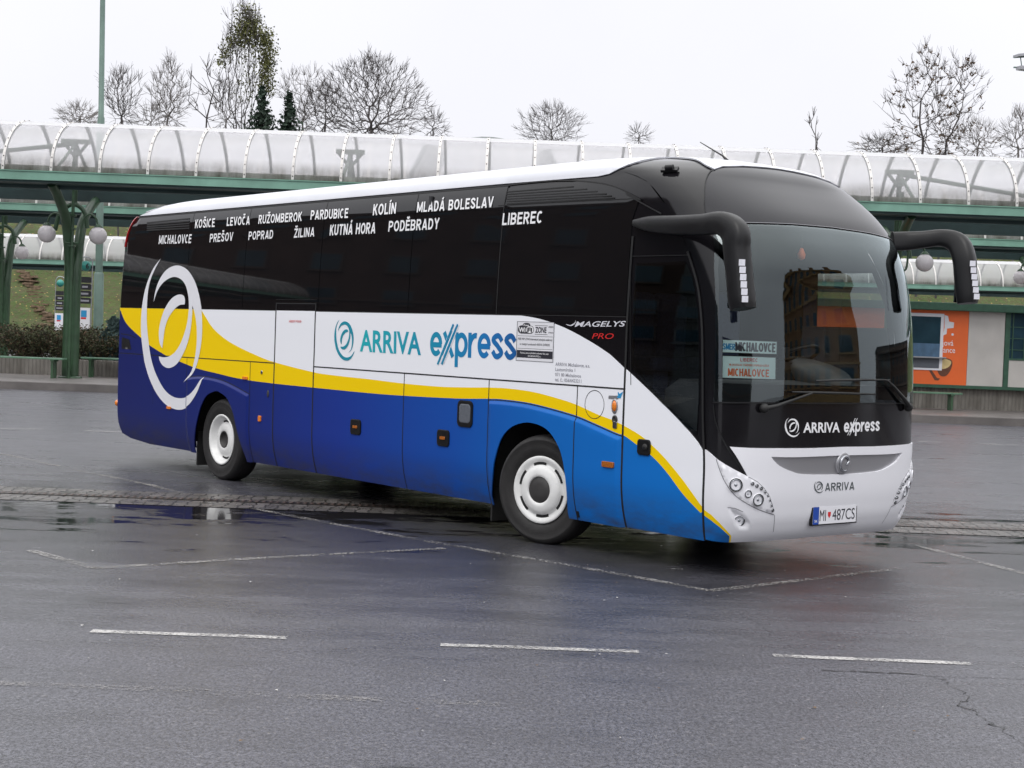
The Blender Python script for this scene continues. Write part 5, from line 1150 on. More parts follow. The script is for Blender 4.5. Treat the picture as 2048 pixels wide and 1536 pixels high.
def canopy(X0, X1, cols, label, ribx, nrib, bolts, zg):
    """origin: foot of the front fascia line at x=0; beams at z=0 (the fascia underside)"""
    r = empty('canopy', (0, 0, 0), label=label, cat='canopy', group='arched bus station canopies')
    a = MB(); a.box((X0, 0, 0), (X1, .10, .235)); a.box((X0, -.03, .235), (X1, .14, .262)); a.build('fascia_beam', M['greenlt'], r)
    a = MB(); a.box((X0, .10, -.06), (X1, .95, .02)); a.box((X0, .85, -.16), (X1, .95, -.06)); a.build('gutter', M['greendk'], r)
    a = MB(); a.box((X0, CD-.65, -.20), (X1, CD-.5, .16)); a.box((X0, CD-.5, -.04), (X1, CD, .05)); a.box((X0, CD, -.08), (X1, CD+.1, .30)); a.build('back_beam', M['greendk'], r)
    n = 22; qs = np.linspace(0, PI, n); a = MB(); xs = np.linspace(X0, X1, 40); m_ = len(xs)
    a.add([(x, *arch_pt(q)) for q in qs for x in xs], [(i*m_+j, i*m_+j+1, (i+1)*m_+j+1, (i+1)*m_+j) for i in range(n-1) for j in range(m_-1)], 0, True); a.build('roof_sheet', M['poly'], r, fix=False)
    qr = np.linspace(1.02, PI-1.02, 9); a = MB(); a.add([(x, *arch_pt(q, .006)) for q in qr for x in xs], [(i*m_+j, i*m_+j+1, (i+1)*m_+j+1, (i+1)*m_+j) for i in range(8) for j in range(m_-1)], 0, True); a.build('ridge_sheet', M['ridge'], r, fix=False)
    a = MB(); a.box((X0, .16, .05), (X1, .20, .43)); a.build('upstand', M['upstand'], r)
    proto = None
    for k in range(nrib):
        x = ribx+1.363*k
        if proto is None:
            a = MB(); hw = .038
            o = [(s*hw, *arch_pt(q, .022)) for q in qs for s in (-1, 1)]; i_ = [(s*hw, *arch_pt(q, .004)) for q in qs for s in (-1, 1)]; nn = 2*n
            a.add(o+i_, [(2*j, 2*j+1, 2*j+3, 2*j+2) for j in range(n-1)]+[(2*j, 2*j+2, nn+2*j+2, nn+2*j) for j in range(n-1)]+[(2*j+1, nn+2*j+1, nn+2*j+3, 2*j+3) for j in range(n-1)])
            if bolts:
                for q in np.linspace(.06, 1.45, 9):
                    y_, z_ = arch_pt(q, .03); a.lathe([(.018, -.01), (.016, .008), (.001, .01)], (0, y_, z_), (0, -math.cos(q), math.sin(q)), 6, 1)
            a.tube([(0, *arch_pt(q, -.06)) for q in np.linspace(.03, PI-.03, 20)], .04, 6, 2)
            proto = a.build('rib', [M['ribwhite'], M['rivet'], M['innerrib']], r); proto.location.x = x
        else:
            c = proto.copy(); COL.objects.link(c); c.parent = r; c.location.x = x
    cp = None
    for X in cols:
        if cp is None:
            a = MB(); g0 = zg
            a.tube(spline([(-.09, 2.55, g0), (-.09, 2.55, g0+2.6), (-.09, 2.48, g0+3.6), (-.09, 2.05, -1.0), (-.09, 1.2, -.35), (-.09, .55, -.03)], 6), [.155]*13+list(np.linspace(.155, .135, 18)), 12)
            a.tube(spline([(.09, 2.6, g0), (.09, 2.6, g0+2.6), (.09, 2.68, g0+3.6), (.09, 3.1, -1.0), (.09, 3.9, -.45), (.09, 4.6, -.12)], 6), [.15]*13+list(np.linspace(.15, .135, 18)), 12)
            a.lathe([(.36, g0), (.36, g0+.03), (.30, g0+.06)], (0, 2.57, 0), (0, 0, 1), 16)
            a.tube(spline([(-.55, 2.5, -1.25), (-.42, 2.5, -.75), (-.05, 2.5, -.45), (.30, 2.5, -.65), (.42, 2.5, -1.15)], 5), .07, 8)
            a.tube([(0, 2.57, -.5), (0, 2.57, 1.35)], .075, 8); a.box((-.42, 2.48, 1.28), (.42, 2.66, 1.40)); a.tube([(-.35, 2.57, 1.3), (0, 2.57, .9)], .05, 6); a.tube([(.35, 2.57, 1.3), (0, 2.57, .9)], .05, 6)
            for s in (-1, 1): a.tube([(0, 2.57, 1.3), (0, 2.57+s*2.2, .25)], .05, 6)
            cp = a.build('column', M['green'], r); cp.location.x = X
        else:
            c = cp.copy(); COL.objects.link(c); c.parent = r; c.location.x = X
    for X, s in ((cols[0], -1), (cols[-1], 1), (cols[0]+0*8.4, 0)):
        if s: a = MB(); a.tube([(X, 2.57, 1.28), (X+s*4.6, 2.57, .55)], .06, 8); a.tube([(X+s*4.6, 2.57, .55), (X+s*8.4, 2.57, 0)], .06, 8); a.build('strut', M['green'], r)
    return r
c1y = 42.7; c1z = atY(1024, 395.5, c1y)[1]; c1z = (atY(0, 362, c1y)[1]+atY(2048, 428, c1y)[1])/2
X1c = [-13.24+8.18*k for k in range(4)]
cn = canopy(-75, 48, [X1c[0]-33.6, X1c[0]-25.2, X1c[0]-16.8, X1c[0]-8.4]+X1c+[X1c[-1]+8.4], 'nearest long arched canopy with cloudy plastic roof running right across behind the coach', (88-1024)*c1y/FPX-1.363*45, 89, True, .2-c1z); cn.location = (0, c1y, c1z)
def strut_fix(r):
    for o in list(r.children):
        if o.name.startswith('strut'): bpy.data.objects.remove(o)
    for X, s in ((X1c[0], -1), (X1c[3], 1), (X1c[0]-8.4, -1)):
        a = MB(); a.tube([(X, 2.57, 1.28), (X+s*7.5, 2.57, .35)], .06, 8); a.build('strut', M['green'], r)
strut_fix(cn)
c2y = 56.5; c2z = (atY(0, 430, c2y)[1]+atY(2000, 481, c2y)[1])/2
cm = canopy(-66, 48, [-28.0, -19.95, 20.25, 28.3], 'middle arched canopy seen under the nearest canopy roof', -66+.3, 83, False, .1-c2z); cm.location = (0, c2y, c2z)
c3y = 92; z3l = atY(80, 528, c3y); z3r = atY(2000, 582, c3y)
cf = canopy(-62, 60, [-44, -33.3, 14, 24, 34], 'farthest arched canopy in front of the grassy slope, its pale roof low in the gap', -62+.3, 88, False, -5.4); cf.location = (0, c3y, (z3l[1]+z3r[1])/2)
cf.rotation_euler = (0, -math.atan2(z3r[1]-z3l[1], z3r[0]-z3l[0]), 0)
# crosswise barrel vault behind the nearest canopy
xa = empty('cross_canopy', ((962-1024)*53/FPX, 49.5, 5.75), label='crosswise arched canopy whose grey hoops show through the nearest plastic roof', cat='canopy')
n = 24; qs = np.linspace(0, PI, n)
a = MB(); a.add([(-2.75*math.cos(q), y, 2.55*math.sin(q)) for y in (0, 7) for q in qs], [(i, i+1, n+i+1, n+i) for i in range(n-1)], 0, True); a.build('roof_sheet', M['poly'], xa, fix=False)
for k in range(6):
    a = MB(); a.tube([(-2.8*math.cos(q), k*1.38+.05, 2.6*math.sin(q)) for q in qs], .07, 8); a.build('hoop', M['innerrib'], xa)
for s in (-1, 1):
    a = MB(); a.box((s*2.8-.1, 0, -.3), (s*2.8+.1, 7, .0)); a.build('side_beam', M['greendk'], xa)
    for y in (.4, 6.6): a = MB(); a.tube([(s*2.8, y, -6.2), (s*2.8, y, -.2)], .12, 10); a.build('post', M['green'], xa)

# ---- globe lamps on the columns
M['globe'] = mat('milky_globe', (.66, .63, .64), .25, var=.04, coat=.3)
def globe_lamp(X, Y, zg, top, gz, label, grp='globe lamps beside the canopy columns'):
    r = empty('globe_lamp', (X, Y, zg), label=label, cat='lamp', group=grp); a = MB(); a.tube([(0, 0, 0), (0, 0, top-zg)], .05, 8)
    for z in (gz-zg-.35, gz-zg+.15, gz-zg+.55): a.box((-.09, -.09, z), (.09, .09, z+.05))
    a.build('pole', M['green'], r)
    for s in (-1, 1):
        a = MB(); g_ = gz-zg; a.tube(spline([(s*.05, 0, g_-.25), (s*.22, 0, g_-.2), (s*.27, 0, g_+.25), (s*.36, 0, g_+.52), (s*.52, 0, g_+.62), (s*.68, 0, g_+.52), (s*.76, 0, g_+.28)], 4), .032, 8); a.lathe([(.05, .34), (.12, .27), (.13, .24)], (s*.76, 0, g_), (0, 0, 1), 12); a.build('arm', M['green'], r)
        a = MB(); a.sphere((s*.76, 0, g_), .262, 24, 16); a.build('globe', M['globe'], r)
lc = ['globe lamp on the branching green column left of the coach', None, None, 'globe lamp beside the far mirror arm of the coach']
for k in (0, 3): globe_lamp(X1c[k]+(.06 if k == 0 else .02), c1y+2.2, .2, 6.6, atY(146, 469.5, c1y+2.2)[1] if k == 0 else atY(1830, 525, c1y+2.2)[1], lc[k])
globe_lamp(-19.95+.05, c2y+2.1, .1, 6.6, atY(36, 505, c2y+2.1)[1], 'smaller globe lamp at the far left edge below the canopy'); globe_lamp(20.25, c2y+2.1, .1, 6.8, atY(2040, 555, c2y+2.1)[1], 'globe lamp at the far right edge above the kiosk')

# ---- tall lighting mast and floodlight
def pole_px(px, py, Y): return atY(px, py, Y)
Xp, zp = pole_px(200.5, 560, 52.); Xt = pole_px(206.5, 120, 52.)[0]
r = empty('lighting_mast', (Xp, 52, .2), label='tall grey-green lighting mast rising out of the picture at the left', cat='mast'); zs = pole_px(200, 545, 52.)[1]-.2; zj = pole_px(206, 236, 52.)[1]-.2; tl = (Xt-Xp)/(pole_px(206, 120, 52.)[1]-zp)
M['mast'] = mat('mast_paint', (.13, .20, .17), .4, var=.15, scale=2)
a = MB(); a.tube([(0, 0, 0), (tl*zs, 0, zs-.06), (tl*zs, 0, zs)], [.165, .165, .13], 14); a.build('sleeve', M['mast'], r)
a = MB(); a.tube([(tl*zs, 0, zs), (tl*zj, 0, zj), (tl*(zj+.05), 0, zj+.05), (tl*14, 0, 14), (tl*18, 0, 18)], [.125, .12, .095, .085, .07], 12); a.build('pole', M['mast'], r)
a = MB(); a.obox((tl*18+.5, 0, 18.1), (.7, 0, 0), (0, .15, 0), (0, 0, .07)); a.build('lamp_head', M['mast'], r)
Xf, zf = atY(2043, 124, 60.)
r = empty('floodlight', (Xf+.8, 60, .1), label='floodlight bracket poking in at the upper right edge of the sky', cat='floodlight'); zf -= .1
a = MB(); a.tube([(0, 0, 0), (0, 0, zf+.6)], [.14, .09], 10); a.build('pole', M['mast'], r)
a = MB(); a.obox((-.55, 0, zf+.22), (.55, 0, .05), (0, .04, 0), (0, 0, .025)); a.obox((-.7, 0, zf-.22), (.4, 0, 0), (0, .04, 0), (0, 0, .025)); a.tube([(-.85, 0, zf+.2), (-.78, 0, zf-.2)], .02, 6); a.tube([(-.55, 0, zf+.2), (-.6, 0, zf-.2)], .02, 6); a.build('bracket', M['mast'], r)
a = MB(); a.obox((-.75, 0, zf+.27), (.32, .12, .06), (-.05, .2, 0), (0, 0, .05)); a.obox((-.72, -.1, zf-.27), (.25, .1, .0), (-.05, .16, 0), (0, 0, .07)); a.build('lamp_head', M['silver'], r)

# ---- stop signs with green globes
M['tealglobe'] = mat('teal_globe', (.03, .25, .21), .3, var=.1); M['signblack'] = mat('sign_black', (.015, .015, .02), .4, var=0); M['steel'] = mat('sign_steel', (.35, .36, .38), .35, .5, var=.1)
def stop_sign(px, pyg, rpx, pyb, label, num):
    Y = .40*FPX/rpx/2*1.0; X, zg_ = atY(px, pyg, Y); zb = atY(px, pyb, Y)[1]; k = Y/FPX
    r = empty('stop_sign', (X, Y, zb), label=label, cat='bus stop sign', group='bus stop signs with teal globes'); H = zg_-zb
    a = MB(); a.sphere((0, 0, H), .20, 20, 14); gl = a.build('globe', M['tealglobe'], r)
    if num: a = MB(); ch = flat_chart((.06, -.205, H-.1), (.12, .02, 0), (0, 0, .2), None); text_on(a, num, ch, (0, 0), (1, 0), (0, 1), 0, .02); a.build('number', M['signblack'], gl, fix=False)
    for s in (-.24, .26): a = MB(); a.tube(spline([(s, 0, -.25), (s, 0, H-.2), (s, 0, H+.15), (s*.6, 0, H+.32), (0, 0, H+.36)], 4), .025, 6); a.build('post', M['steel'], r)
    for i in range(4):
        a = MB(); z0 = H-.42-.27*i; rr = rrect(-.22, z0-.23, .24, z0, .06, .06); a.extrude(rr, -.03, .03, axis=1); o = a.build('destination_plate', M['signblack'], r)
        if i in (1, 2, 3): a = MB(); a.obox((.0, -.033, z0-.115), (.08+.03*i, 0, 0), (0, .002, 0), (0, 0, .035)); a.build('lettering_strip', M['txtgrey'], o)
    a = MB(); a.box((-.23, -.04, H-2.55), (.22, .02, H-1.62)); tb = a.build('timetable', M['stickerw'], r)
    a = MB(); a.box((-.12, -.045, H-1.98), (.10, -.04, H-1.72)); a.build('picture', M['txtblue'], tb); a = MB(); a.box((-.12, -.045, H-2.06), (.08, -.04, H-1.99)); a.build('picture', M['txtred'], tb)
stop_sign(171.5, 532, 10.3, 668, 'bus stop sign with teal globe numbered 6 between column and mast', '6'); stop_sign(120.5, 566.5, 7.4, 650, 'smaller and more distant bus stop sign with teal globe left of the thick column', None)

# ---- kiosk
KYk = 46.5
def kp(px, py): return atY(px, py, KYk)
M['orange'] = mat('orange_mural', (.78, .135, .022), .5, var=.06, scale=1.2); M['kwhite'] = mat('kiosk_white_panel', (.50, .48, .45), .5, var=.08, scale=1.3); M['kglass'] = mat('kiosk_window_glass', (.02, .05, .07), .08, var=.3, scale=1.2); M['cupbrown'] = mat('cup_brown', (.13, .045, .02), .5, var=.2); M['cream'] = mat('cup_cream', (.62, .48, .22), .5, var=.2, scale=5); M['blind'] = mat('blue_blind', (.06, .13, .22), .5, var=.2)
xl, xo, xw, xe_ = kp(1655, 700)[0], kp(1935, 700)[0], kp(2012, 700)[0], 23.
zt_, zb_ = kp(1935, 623)[1], kp(1935, 771)[1]
K = empty('kiosk', (0, KYk, 0), label='low kiosk with orange coffee mural, white panel and green roof edge right of the coach', cat='kiosk')
a = MB(); a.box((xl-3, .06, .9), (xe_, 3.6, zt_+.02)); a.build('wall', M['kwhite'], K)
a = MB(); a.box((xl-3.3, -.35, zt_), (xe_+.3, 3.9, zt_+.24), bev=.02); a.build('roof', M['kioskgreen'], K)
a = MB(); a.box((xl-3, -.02, zb_-.10), (xe_, .1, zb_)); a.build('base_rail', M['kioskgreen'], K)
a = MB(); a.box((xl-1.2, 0, zb_), (xo, .06, zt_)); om = a.build('mural_panel', M['orange'], K)
a = MB(); a.box((xo+.012, .01, zb_), (xw-.06, .06, zt_)); a.build('panel', M['kwhite'], K)
a = MB(); a.box((xw-.05, -.02, zb_), (xw+.10, .1, zt_)); a.build('post', M['kioskgreen'], K)
zm = kp(2030, 717)[1]
a = MB(); a.box((xw+.10, .01, zb_), (xe_, .06, zm-.06)); a.build('panel', M['kwhite'], K); a = MB(); a.box((xw+.10, -.01, zm-.06), (xe_, .08, zm)); a.build('window_rail', M['kioskgreen'], K)
a = MB(); a.box((xw+.10, .03, zm), (xe_, .05, zt_)); kw = a.build('window', M['kglass'], K)
a = MB()
for k in range(12): a.box((xw+.18+.36*k, .0, zm), (xw+.21+.36*k, .03, zt_))
for k in range(3): a.box((xw+.1, .002, zm+.25+.35*k), (xe_, .028, zm+.275+.35*k))
a.build('glazing_bars', M['kioskgreen'], kw)
w0, w1 = kp(1828, 632), kp(1877, 738); fw0, fw1 = kp(1815, 625), kp(1883, 741)
a = MB(); a.box((fw0[0]-.5, -.03, fw1[1]), (fw1[0], 0, fw0[1])); wf = a.build('window', M['stickerw'], K)
zsh = kp(1850, 714)[1]
a = MB(); a.box((w0[0]-.6, -.036, zsh), (w1[0], -.03, w0[1])); a.build('pane', M['kglass'], wf); a = MB(); a.box((w0[0]-.6, -.040, zsh), (w1[0], -.036, zsh+.42)); a.build('blind', M['blind'], wf)
a = MB(); a.box((w0[0]-.6, -.037, w1[1]+.02), (w1[0], -.03, zsh-.03)); a.build('hatch', M['greyscreen'], wf)
a = MB(); a.box((w0[0]-.6, -.22, zsh-.02), (w1[0]+.16, -.03, zsh+.015)); a.build('shelf', M['steel'], wf)
kch = lambda px, py: kp(px, py)
def mural(name, pts, m_, d): a = MB(); P = [kp(*p) for p in pts]; a.extrude(P, -d, -d+.006, axis=1); a.build(name, m_, om)
mural('mural_shape', ((1889, 630), (1896, 632), (1898, 643), (1908, 645), (1907, 656), (1894, 657), (1893, 668), (1886, 671), (1889, 655)), M['stickerw'], .010); mural('mural_dot', [(1905+2.6*math.cos(q), 669+2.6*math.sin(q)) for q in np.linspace(0, 2*PI, 10)[:-1]], M['stickerw'], .010)
mural('mural_cup', spline([(1876, 722), (1890, 716), (1904, 722), (1902, 738), (1893, 751), (1882, 752), (1875, 742)], 3, True), M['cupbrown'], .010); mural('mural_cup_top', spline([(1879, 724), (1889, 718), (1902, 723), (1898, 733), (1886, 738), (1878, 733)], 3, True), M['cream'], .016)
mural('mural_spoon', ((1858, 741), (1863, 740), (1874, 756), (1880, 757), (1876, 761), (1869, 760)), M['cupbrown'], .010)
for s, p in (('jová', ((1884.5, 691), (1906.5, 691.5), (1884.5, 680))), ('lance', ((1884, 705), (1910, 706), (1884, 694)))):
    a = MB(); P = [kp(*q) for q in p]; ch = lambda u, v: np.stack([np.asarray(u, float), np.full(np.shape(u), -.008), np.asarray(v, float)], -1); text_on(a, s, ch, *P, off=0, bold=.0); a.build('mural_lettering', M['txtwhite'], om, fix=False)

# ================================================================== HILL, STEPS
def hz(X, Y):
    u = smooth01((np.asarray(Y, float)-95)/34); return 12.5*u+.5*np.sin(np.asarray(X)*.11+1)*u
xs = np.linspace(-150, 150, 150); ys = np.concatenate([np.linspace(93, 135, 60), np.linspace(140, 300, 10)]); XX, YY = np.meshgrid(xs, ys, indexing='ij'); ZZ = hz(XX, YY)+.10*np.random.randn(*XX.shape)*smooth01((YY-96)/6)-.03
a = MB(); ny = len(ys); a.add(np.stack([XX, YY, ZZ], -1).reshape(-1, 3), [(i*ny+j, (i+1)*ny+j, (i+1)*ny+j+1, i*ny+j+1) for i in range(149) for j in range(ny-1)], 0, True)
t = NT('autumn_grass'); p = t.pos(); c = t.mix(t.ramp(t.noise(p, .5, 6, .65), [(.35, 0.), (.65, 1.)]), (.040, .085, .012), (.085, .125, .028)); c = t.mix(t.ramp(t.noise(p, 3.1, 5, .7), [(.4, 0.), (.62, .8)]), c, (.085, .055, .028)); sp_ = t.n('ShaderNodeTexVoronoi'); sp_.inputs['Scale'].default_value = 2.6; t.l(p, sp_.inputs['Vector'])
c = t.mix(t.ramp(sp_.outputs['Distance'], [(.10, 1.), (.17, 0.)]), c, (.42, .30, .10)); t.l(c, t.b.inputs['Base Color']); t.b.inputs['Roughness'].default_value = .9; t.bump(t.noise(p, 4, 5, .7), 1., .25); M['grass'] = t.m
a.build('hillside', t.m, kind='structure')
def on_hill(px, py):
    d = ray(px, py); lo_, hi_ = 93., 140.
    for _ in range(50):
        mid = (lo_+hi_)/2; q = CAM+d*(mid/d[1])
        if q[2] > hz(q[0], q[1]): lo_ = mid
        else: hi_ = mid
    q = CAM+d*(lo_/d[1]); return q
a = MB(); n = 22
for i in range(n):
    u = i/(n-1); q = on_hill(101-66*u+2.5*math.sin(i*2.1), 650-124*u); w_ = random.uniform(.38, .62)
    for j in range(2): a.obox((q[0]+random.uniform(-.3, .3), q[1]+.2+random.uniform(-.1, .1), q[2]+random.uniform(-.02, .05)), (w_*random.uniform(.5, .9), random.uniform(-.1, .1), random.uniform(-.06, .06)), (random.uniform(-.1, .1), .28, 0), (random.uniform(-.03, .03), 0, random.uniform(.05, .09)))
a.build('hill_steps', mat('earth_steps', (.17, .12, .08), .95, var=.5, scale=5, bump=.8, bscale=6), kind='structure')

# ---- grit and leaf scraps lying on the tarmac
rnd = random.Random(77); a = MB()
for i in range(420):
    Y = rnd.uniform(6.5, 30); X = rnd.uniform(-.36, .36)*Y; q = rnd.random()*PI; L = rnd.uniform(.004, .016); W_ = L*rnd.uniform(.3, .8); c, s_ = math.cos(q), math.sin(q); z = .006+rnd.random()*.004
    a.add([(X-c*L, Y-s_*L, z), (X+s_*W_, Y-c*W_, z+.003), (X+c*L, Y+s_*L, z), (X-s_*W_, Y+c*W_, z+.002)], [(0, 1, 2, 3)], 0 if rnd.random() < .3 else 1 if rnd.random() < .6 else 2)
a.build('road_grit', [mat('pale_grit', (.5, .49, .47), .6, var=0), mat('stone_grit', (.16, .15, .15), .6, var=0), mat('leaf_scrap', (.16, .09, .03), .7, var=0)], kind='stuff')

# ================================================================== TREES
M['bark'] = mat('dark_bark', (.075, .066, .066), .9, var=.3, scale=3); M['barkpale'] = mat('grey_bark', (.16, .145, .14), .9, var=.3, scale=3); M['leafolive'] = mat('olive_leaf', (.10, .105, .025), .7, var=.45, scale=.6); M['leafbrown'] = mat('brown_leaf', (.10, .06, .03), .7, var=.4, scale=1); M['spruce'] = mat('spruce_needles', (.018, .036, .022), .8, var=.5, scale=1.5); M['shrub'] = mat('shrub_leaf', (.055, .062, .026), .8, var=.6, scale=2.5); M['shrubtwig'] = mat('shrub_twig', (.05, .034, .024), .9, var=.3); M['bluespruce'] = mat('blue_spruce', (.05, .085, .08), .8, var=.4)
def seg(a, p, q, r0, r1, n=4):
    d = q-p; L = np.linalg.norm(d)
    if L < 1e-6: return
    d = d/L; u = np.cross(d, [.3, .9, .2]); u /= np.linalg.norm(u); v = np.cross(d, u)
    cs = [(math.cos(2*PI*k/n), math.sin(2*PI*k/n)) for k in range(n)]
    a.add([p+(u*c+v*s)*r0 for c, s in cs]+[q+(u*c+v*s)*r1 for c, s in cs], [(k, (k+1) % n, n+(k+1) % n, n+k) for k in range(n)], 0, False)
def leafquad(a, p, sz, rnd, mi=0):
    u = np.array([rnd.gauss(0, 1) for _ in range(3)]); u /= np.linalg.norm(u); v = np.cross(u, [rnd.gauss(0, 1) for _ in range(3)]); v /= max(np.linalg.norm(v), 1e-6); s = sz*(.6+.8*rnd.random())
    a.add([p-u*s*.5, p+v*s*.28, p+u*s*.5, p-v*s*.28], [(0, 1, 2, 3)], mi)
def span_tree(a, rnd, pts, root, bf, rtip, wig=.12, pw=2.75):
    """joins crown points into one branching skeleton (short links, short way to the root), limbs thicken towards the root"""
    nr = np.random.RandomState(rnd.randrange(10**6)); N = len(pts); root = [np.array(q, float) for q in root]
    P = np.array(root+[tuple(p) for p in pts]); n0 = len(root); par = -np.ones(len(P), int); pl = np.zeros(len(P))
    for i in range(1, n0): par[i] = i-1; pl[i] = pl[i-1]+np.linalg.norm(P[i]-P[i-1])
    best = np.full(len(P), 1e9); bp = np.zeros(len(P), int); done = np.zeros(len(P), bool); done[:n0] = True
    def relax(j):
        d = np.linalg.norm(P-P[j], axis=1); c = d+bf*(pl[j]+d); k = (~done) & (c < best); best[k] = c[k]; bp[k] = j
    for j in range(n0): relax(j)
    order = []
    for _ in range(N):
        j = int(np.argmin(np.where(done, 1e9, best))); par[j] = bp[j]; pl[j] = pl[par[j]]+np.linalg.norm(P[j]-P[par[j]]); done[j] = True; order.append(j); relax(j)
    kids = np.zeros(len(P)); rr = np.zeros(len(P))
    for j in range(len(P)):
        if par[j] >= 0: kids[par[j]] += 1
    seq = list(range(n0))+order; acc = np.zeros(len(P))
    for j in seq[::-1]:
        r = rtip if kids[j] == 0 else max(rtip, acc[j]**(1/pw)); rr[j] = r
        if par[j] >= 0: acc[par[j]] += r**pw
    for j in seq[1:]:
        p, q = P[par[j]], P[j]; L = np.linalg.norm(q-p); k = max(1, int(L/.7)); prev = p; r1 = min(rr[par[j]], rr[j]*1.25)
        for i in range(1, k+1):
            u = i/k; c = p+(q-p)*u
            if i < k: c = c+nr.normal(0, wig*.35, 3)*min(1, L)
            seg(a, prev, c, r1+(rr[j]-r1)*(i-1)/k, r1+(rr[j]-r1)*u, 6 if rr[j] > .1 else 4 if rr[j] > .05 else 3); prev = c
    tips = [j for j in range(len(P)) if kids[j] == 0]
    return P, par, tips
def tree(name, px, pyb, pyt, wpx, prof, seed, label, Y=112., n=420, bf=.45, bark='bark', group='bare trees on the slope beyond the canopies', rtip=.0145, twig=.7, leaf=None, lean=0., trunk=.35, flat=1., stems=1):
    """prof: [(h, half width)] of the crown, h from the roof line (0) to the top (1)"""
    rnd = random.Random(seed); X, zv = atY(px, pyb, Y); H = atY(px, pyt, Y)[1]-zv; zb = float(hz(X, Y))-.1; half = wpx/2*Y/FPX; hb = zv-zb
    hs = [p[0] for p in prof]; ws = [p[1] for p in prof]; pts = []
    hmin = min(hs)
    while len(pts) < n:
        h = rnd.uniform(hmin, 1.); w_ = np.interp(h, hs, ws)
        if rnd.random() > .25+w_: continue
        q = rnd.random()*2*PI; rho = w_*half*math.sqrt(rnd.random())*(.9+.2*rnd.random()); pts.append((rho*math.cos(q)+lean*h*H, rho*math.sin(q)*flat, hb+h*H+rnd.gauss(0, .03*H)))
    a = MB(); root = [(lean*hb*-.2, 0, 0), (0, 0, hb*.5), (0, 0, max(hb*.5+.3, hb+trunk*H*.3))]
    if stems > 1:     # several upright leaders side by side
        PP, QQ, TT = [], [], []
        pts.sort(key=lambda p: p[0]/max(.2, np.interp((p[2]-hb)/H, hs, ws)*half))
        for k in range(stems):
            sub = pts[k*len(pts)//stems:(k+1)*len(pts)//stems]; x0 = np.mean([p[0] for p in sub])*.42; y0 = np.mean([p[1] for p in sub])*.5
            p_, q_, t_ = span_tree(a, rnd, sub, [(x0*.5, y0*.5, 0), (x0, y0, hb*.6), (x0*1.1, y0, hb)], bf, rtip); o_ = len(PP); PP += list(p_); QQ += [j+o_ if j >= 0 else -1 for j in q_]; TT += [j+o_ for j in t_]
        P, par, tips = np.array(PP), np.array(QQ), TT
    else: P, par, tips = span_tree(a, rnd, pts, root, bf, rtip)
    ctr = np.array([lean*H*.3, 0, hb+.1*H])
    for j in tips+[k for k in range(len(P)) if rnd.random() < .6]:
        d = P[j]-P[par[j]] if par[j] >= 0 else np.array([0, 0, 1.]); d = d/max(np.linalg.norm(d), 1e-6); o = P[j]-ctr; o = o/max(np.linalg.norm(o), 1e-6)
        for k in range(3 if j in tips else 1):
            v = d*.5+o*.7+np.array([rnd.gauss(0, .35), rnd.gauss(0, .35), rnd.gauss(0, .25)+.15]); v /= np.linalg.norm(v); L = twig*(.5+.8*rnd.random()); m_ = P[j]+v*L*.55+np.array([rnd.gauss(0, .04), 0, .03]); seg(a, P[j], m_, rtip*.85, rtip*.7, 3); seg(a, m_, P[j]+v*L+np.array([0, 0, .06]), rtip*.7, rtip*.45, 3)
    r = empty(name, (X, Y, zb), label=label, cat='tree', group=group); a.build('branches', M[bark], r, fix=False)
    if leaf:
        m_, cnt, sz_, fn = leaf; b = MB()
        for i in range(cnt):
            p = P[rnd.choice(tips)] if fn is None else fn(rnd, H, half, hb)
            if p is None: continue
            leafquad(b, np.array(p)+np.array([rnd.gauss(0, .22 if fn else .09) for _ in range(3)]), sz_, rnd)
        b.build('foliage', M[m_], r, fix=False)
    return r
DOME = [(-.25, .25), (-.05, .55), (.15, .95), (.35, 1.), (.6, .88), (.8, .62), (.93, .35), (1., .1)]
VASE = [(-.3, .12), (0, .35), (.3, .65), (.6, .95), (.8, .9), (1., .35)]
OVAL = [(-.2, .3), (.1, .75), (.35, 1.), (.6, .8), (.8, .45), (1., .06)]
BUSH = [(-.5, .6), (0, .95), (.4, 1.), (.75, .7), (1., .3)]
COLM = [(-.2, .5), (.1, .75), (.3, .9), (.5, .95), (.7, .85), (.85, .65), (1., .25)]
tree('bare_tree', 160, 241, 213, 80, BUSH, 11, 'low pale bare tree left of the lighting mast', Y=125, bark='barkpale', n=200)
tree('bare_tree', 243, 243, 144, 84, VASE, 12, 'bare spreading tree just right of the lighting mast', n=260, bf=.7)
tree('bare_tree', 336, 245, 118, 84, OVAL, 13, 'slim pale bare tree between the mast and the poplar', bark='barkpale', n=330, bf=.35)
tree('bare_tree', 302, 247, 215, 60, BUSH, 14, 'low bushy bare tree at the foot of the slim pale tree', Y=118, n=120, bark='barkpale')
tree('gaunt_tree', 413, 248, 140, 96, VASE, 15, 'gaunt bare tree with few crooked limbs left of the poplar', group=None, n=34, bf=.35, rtip=.026, twig=.9)
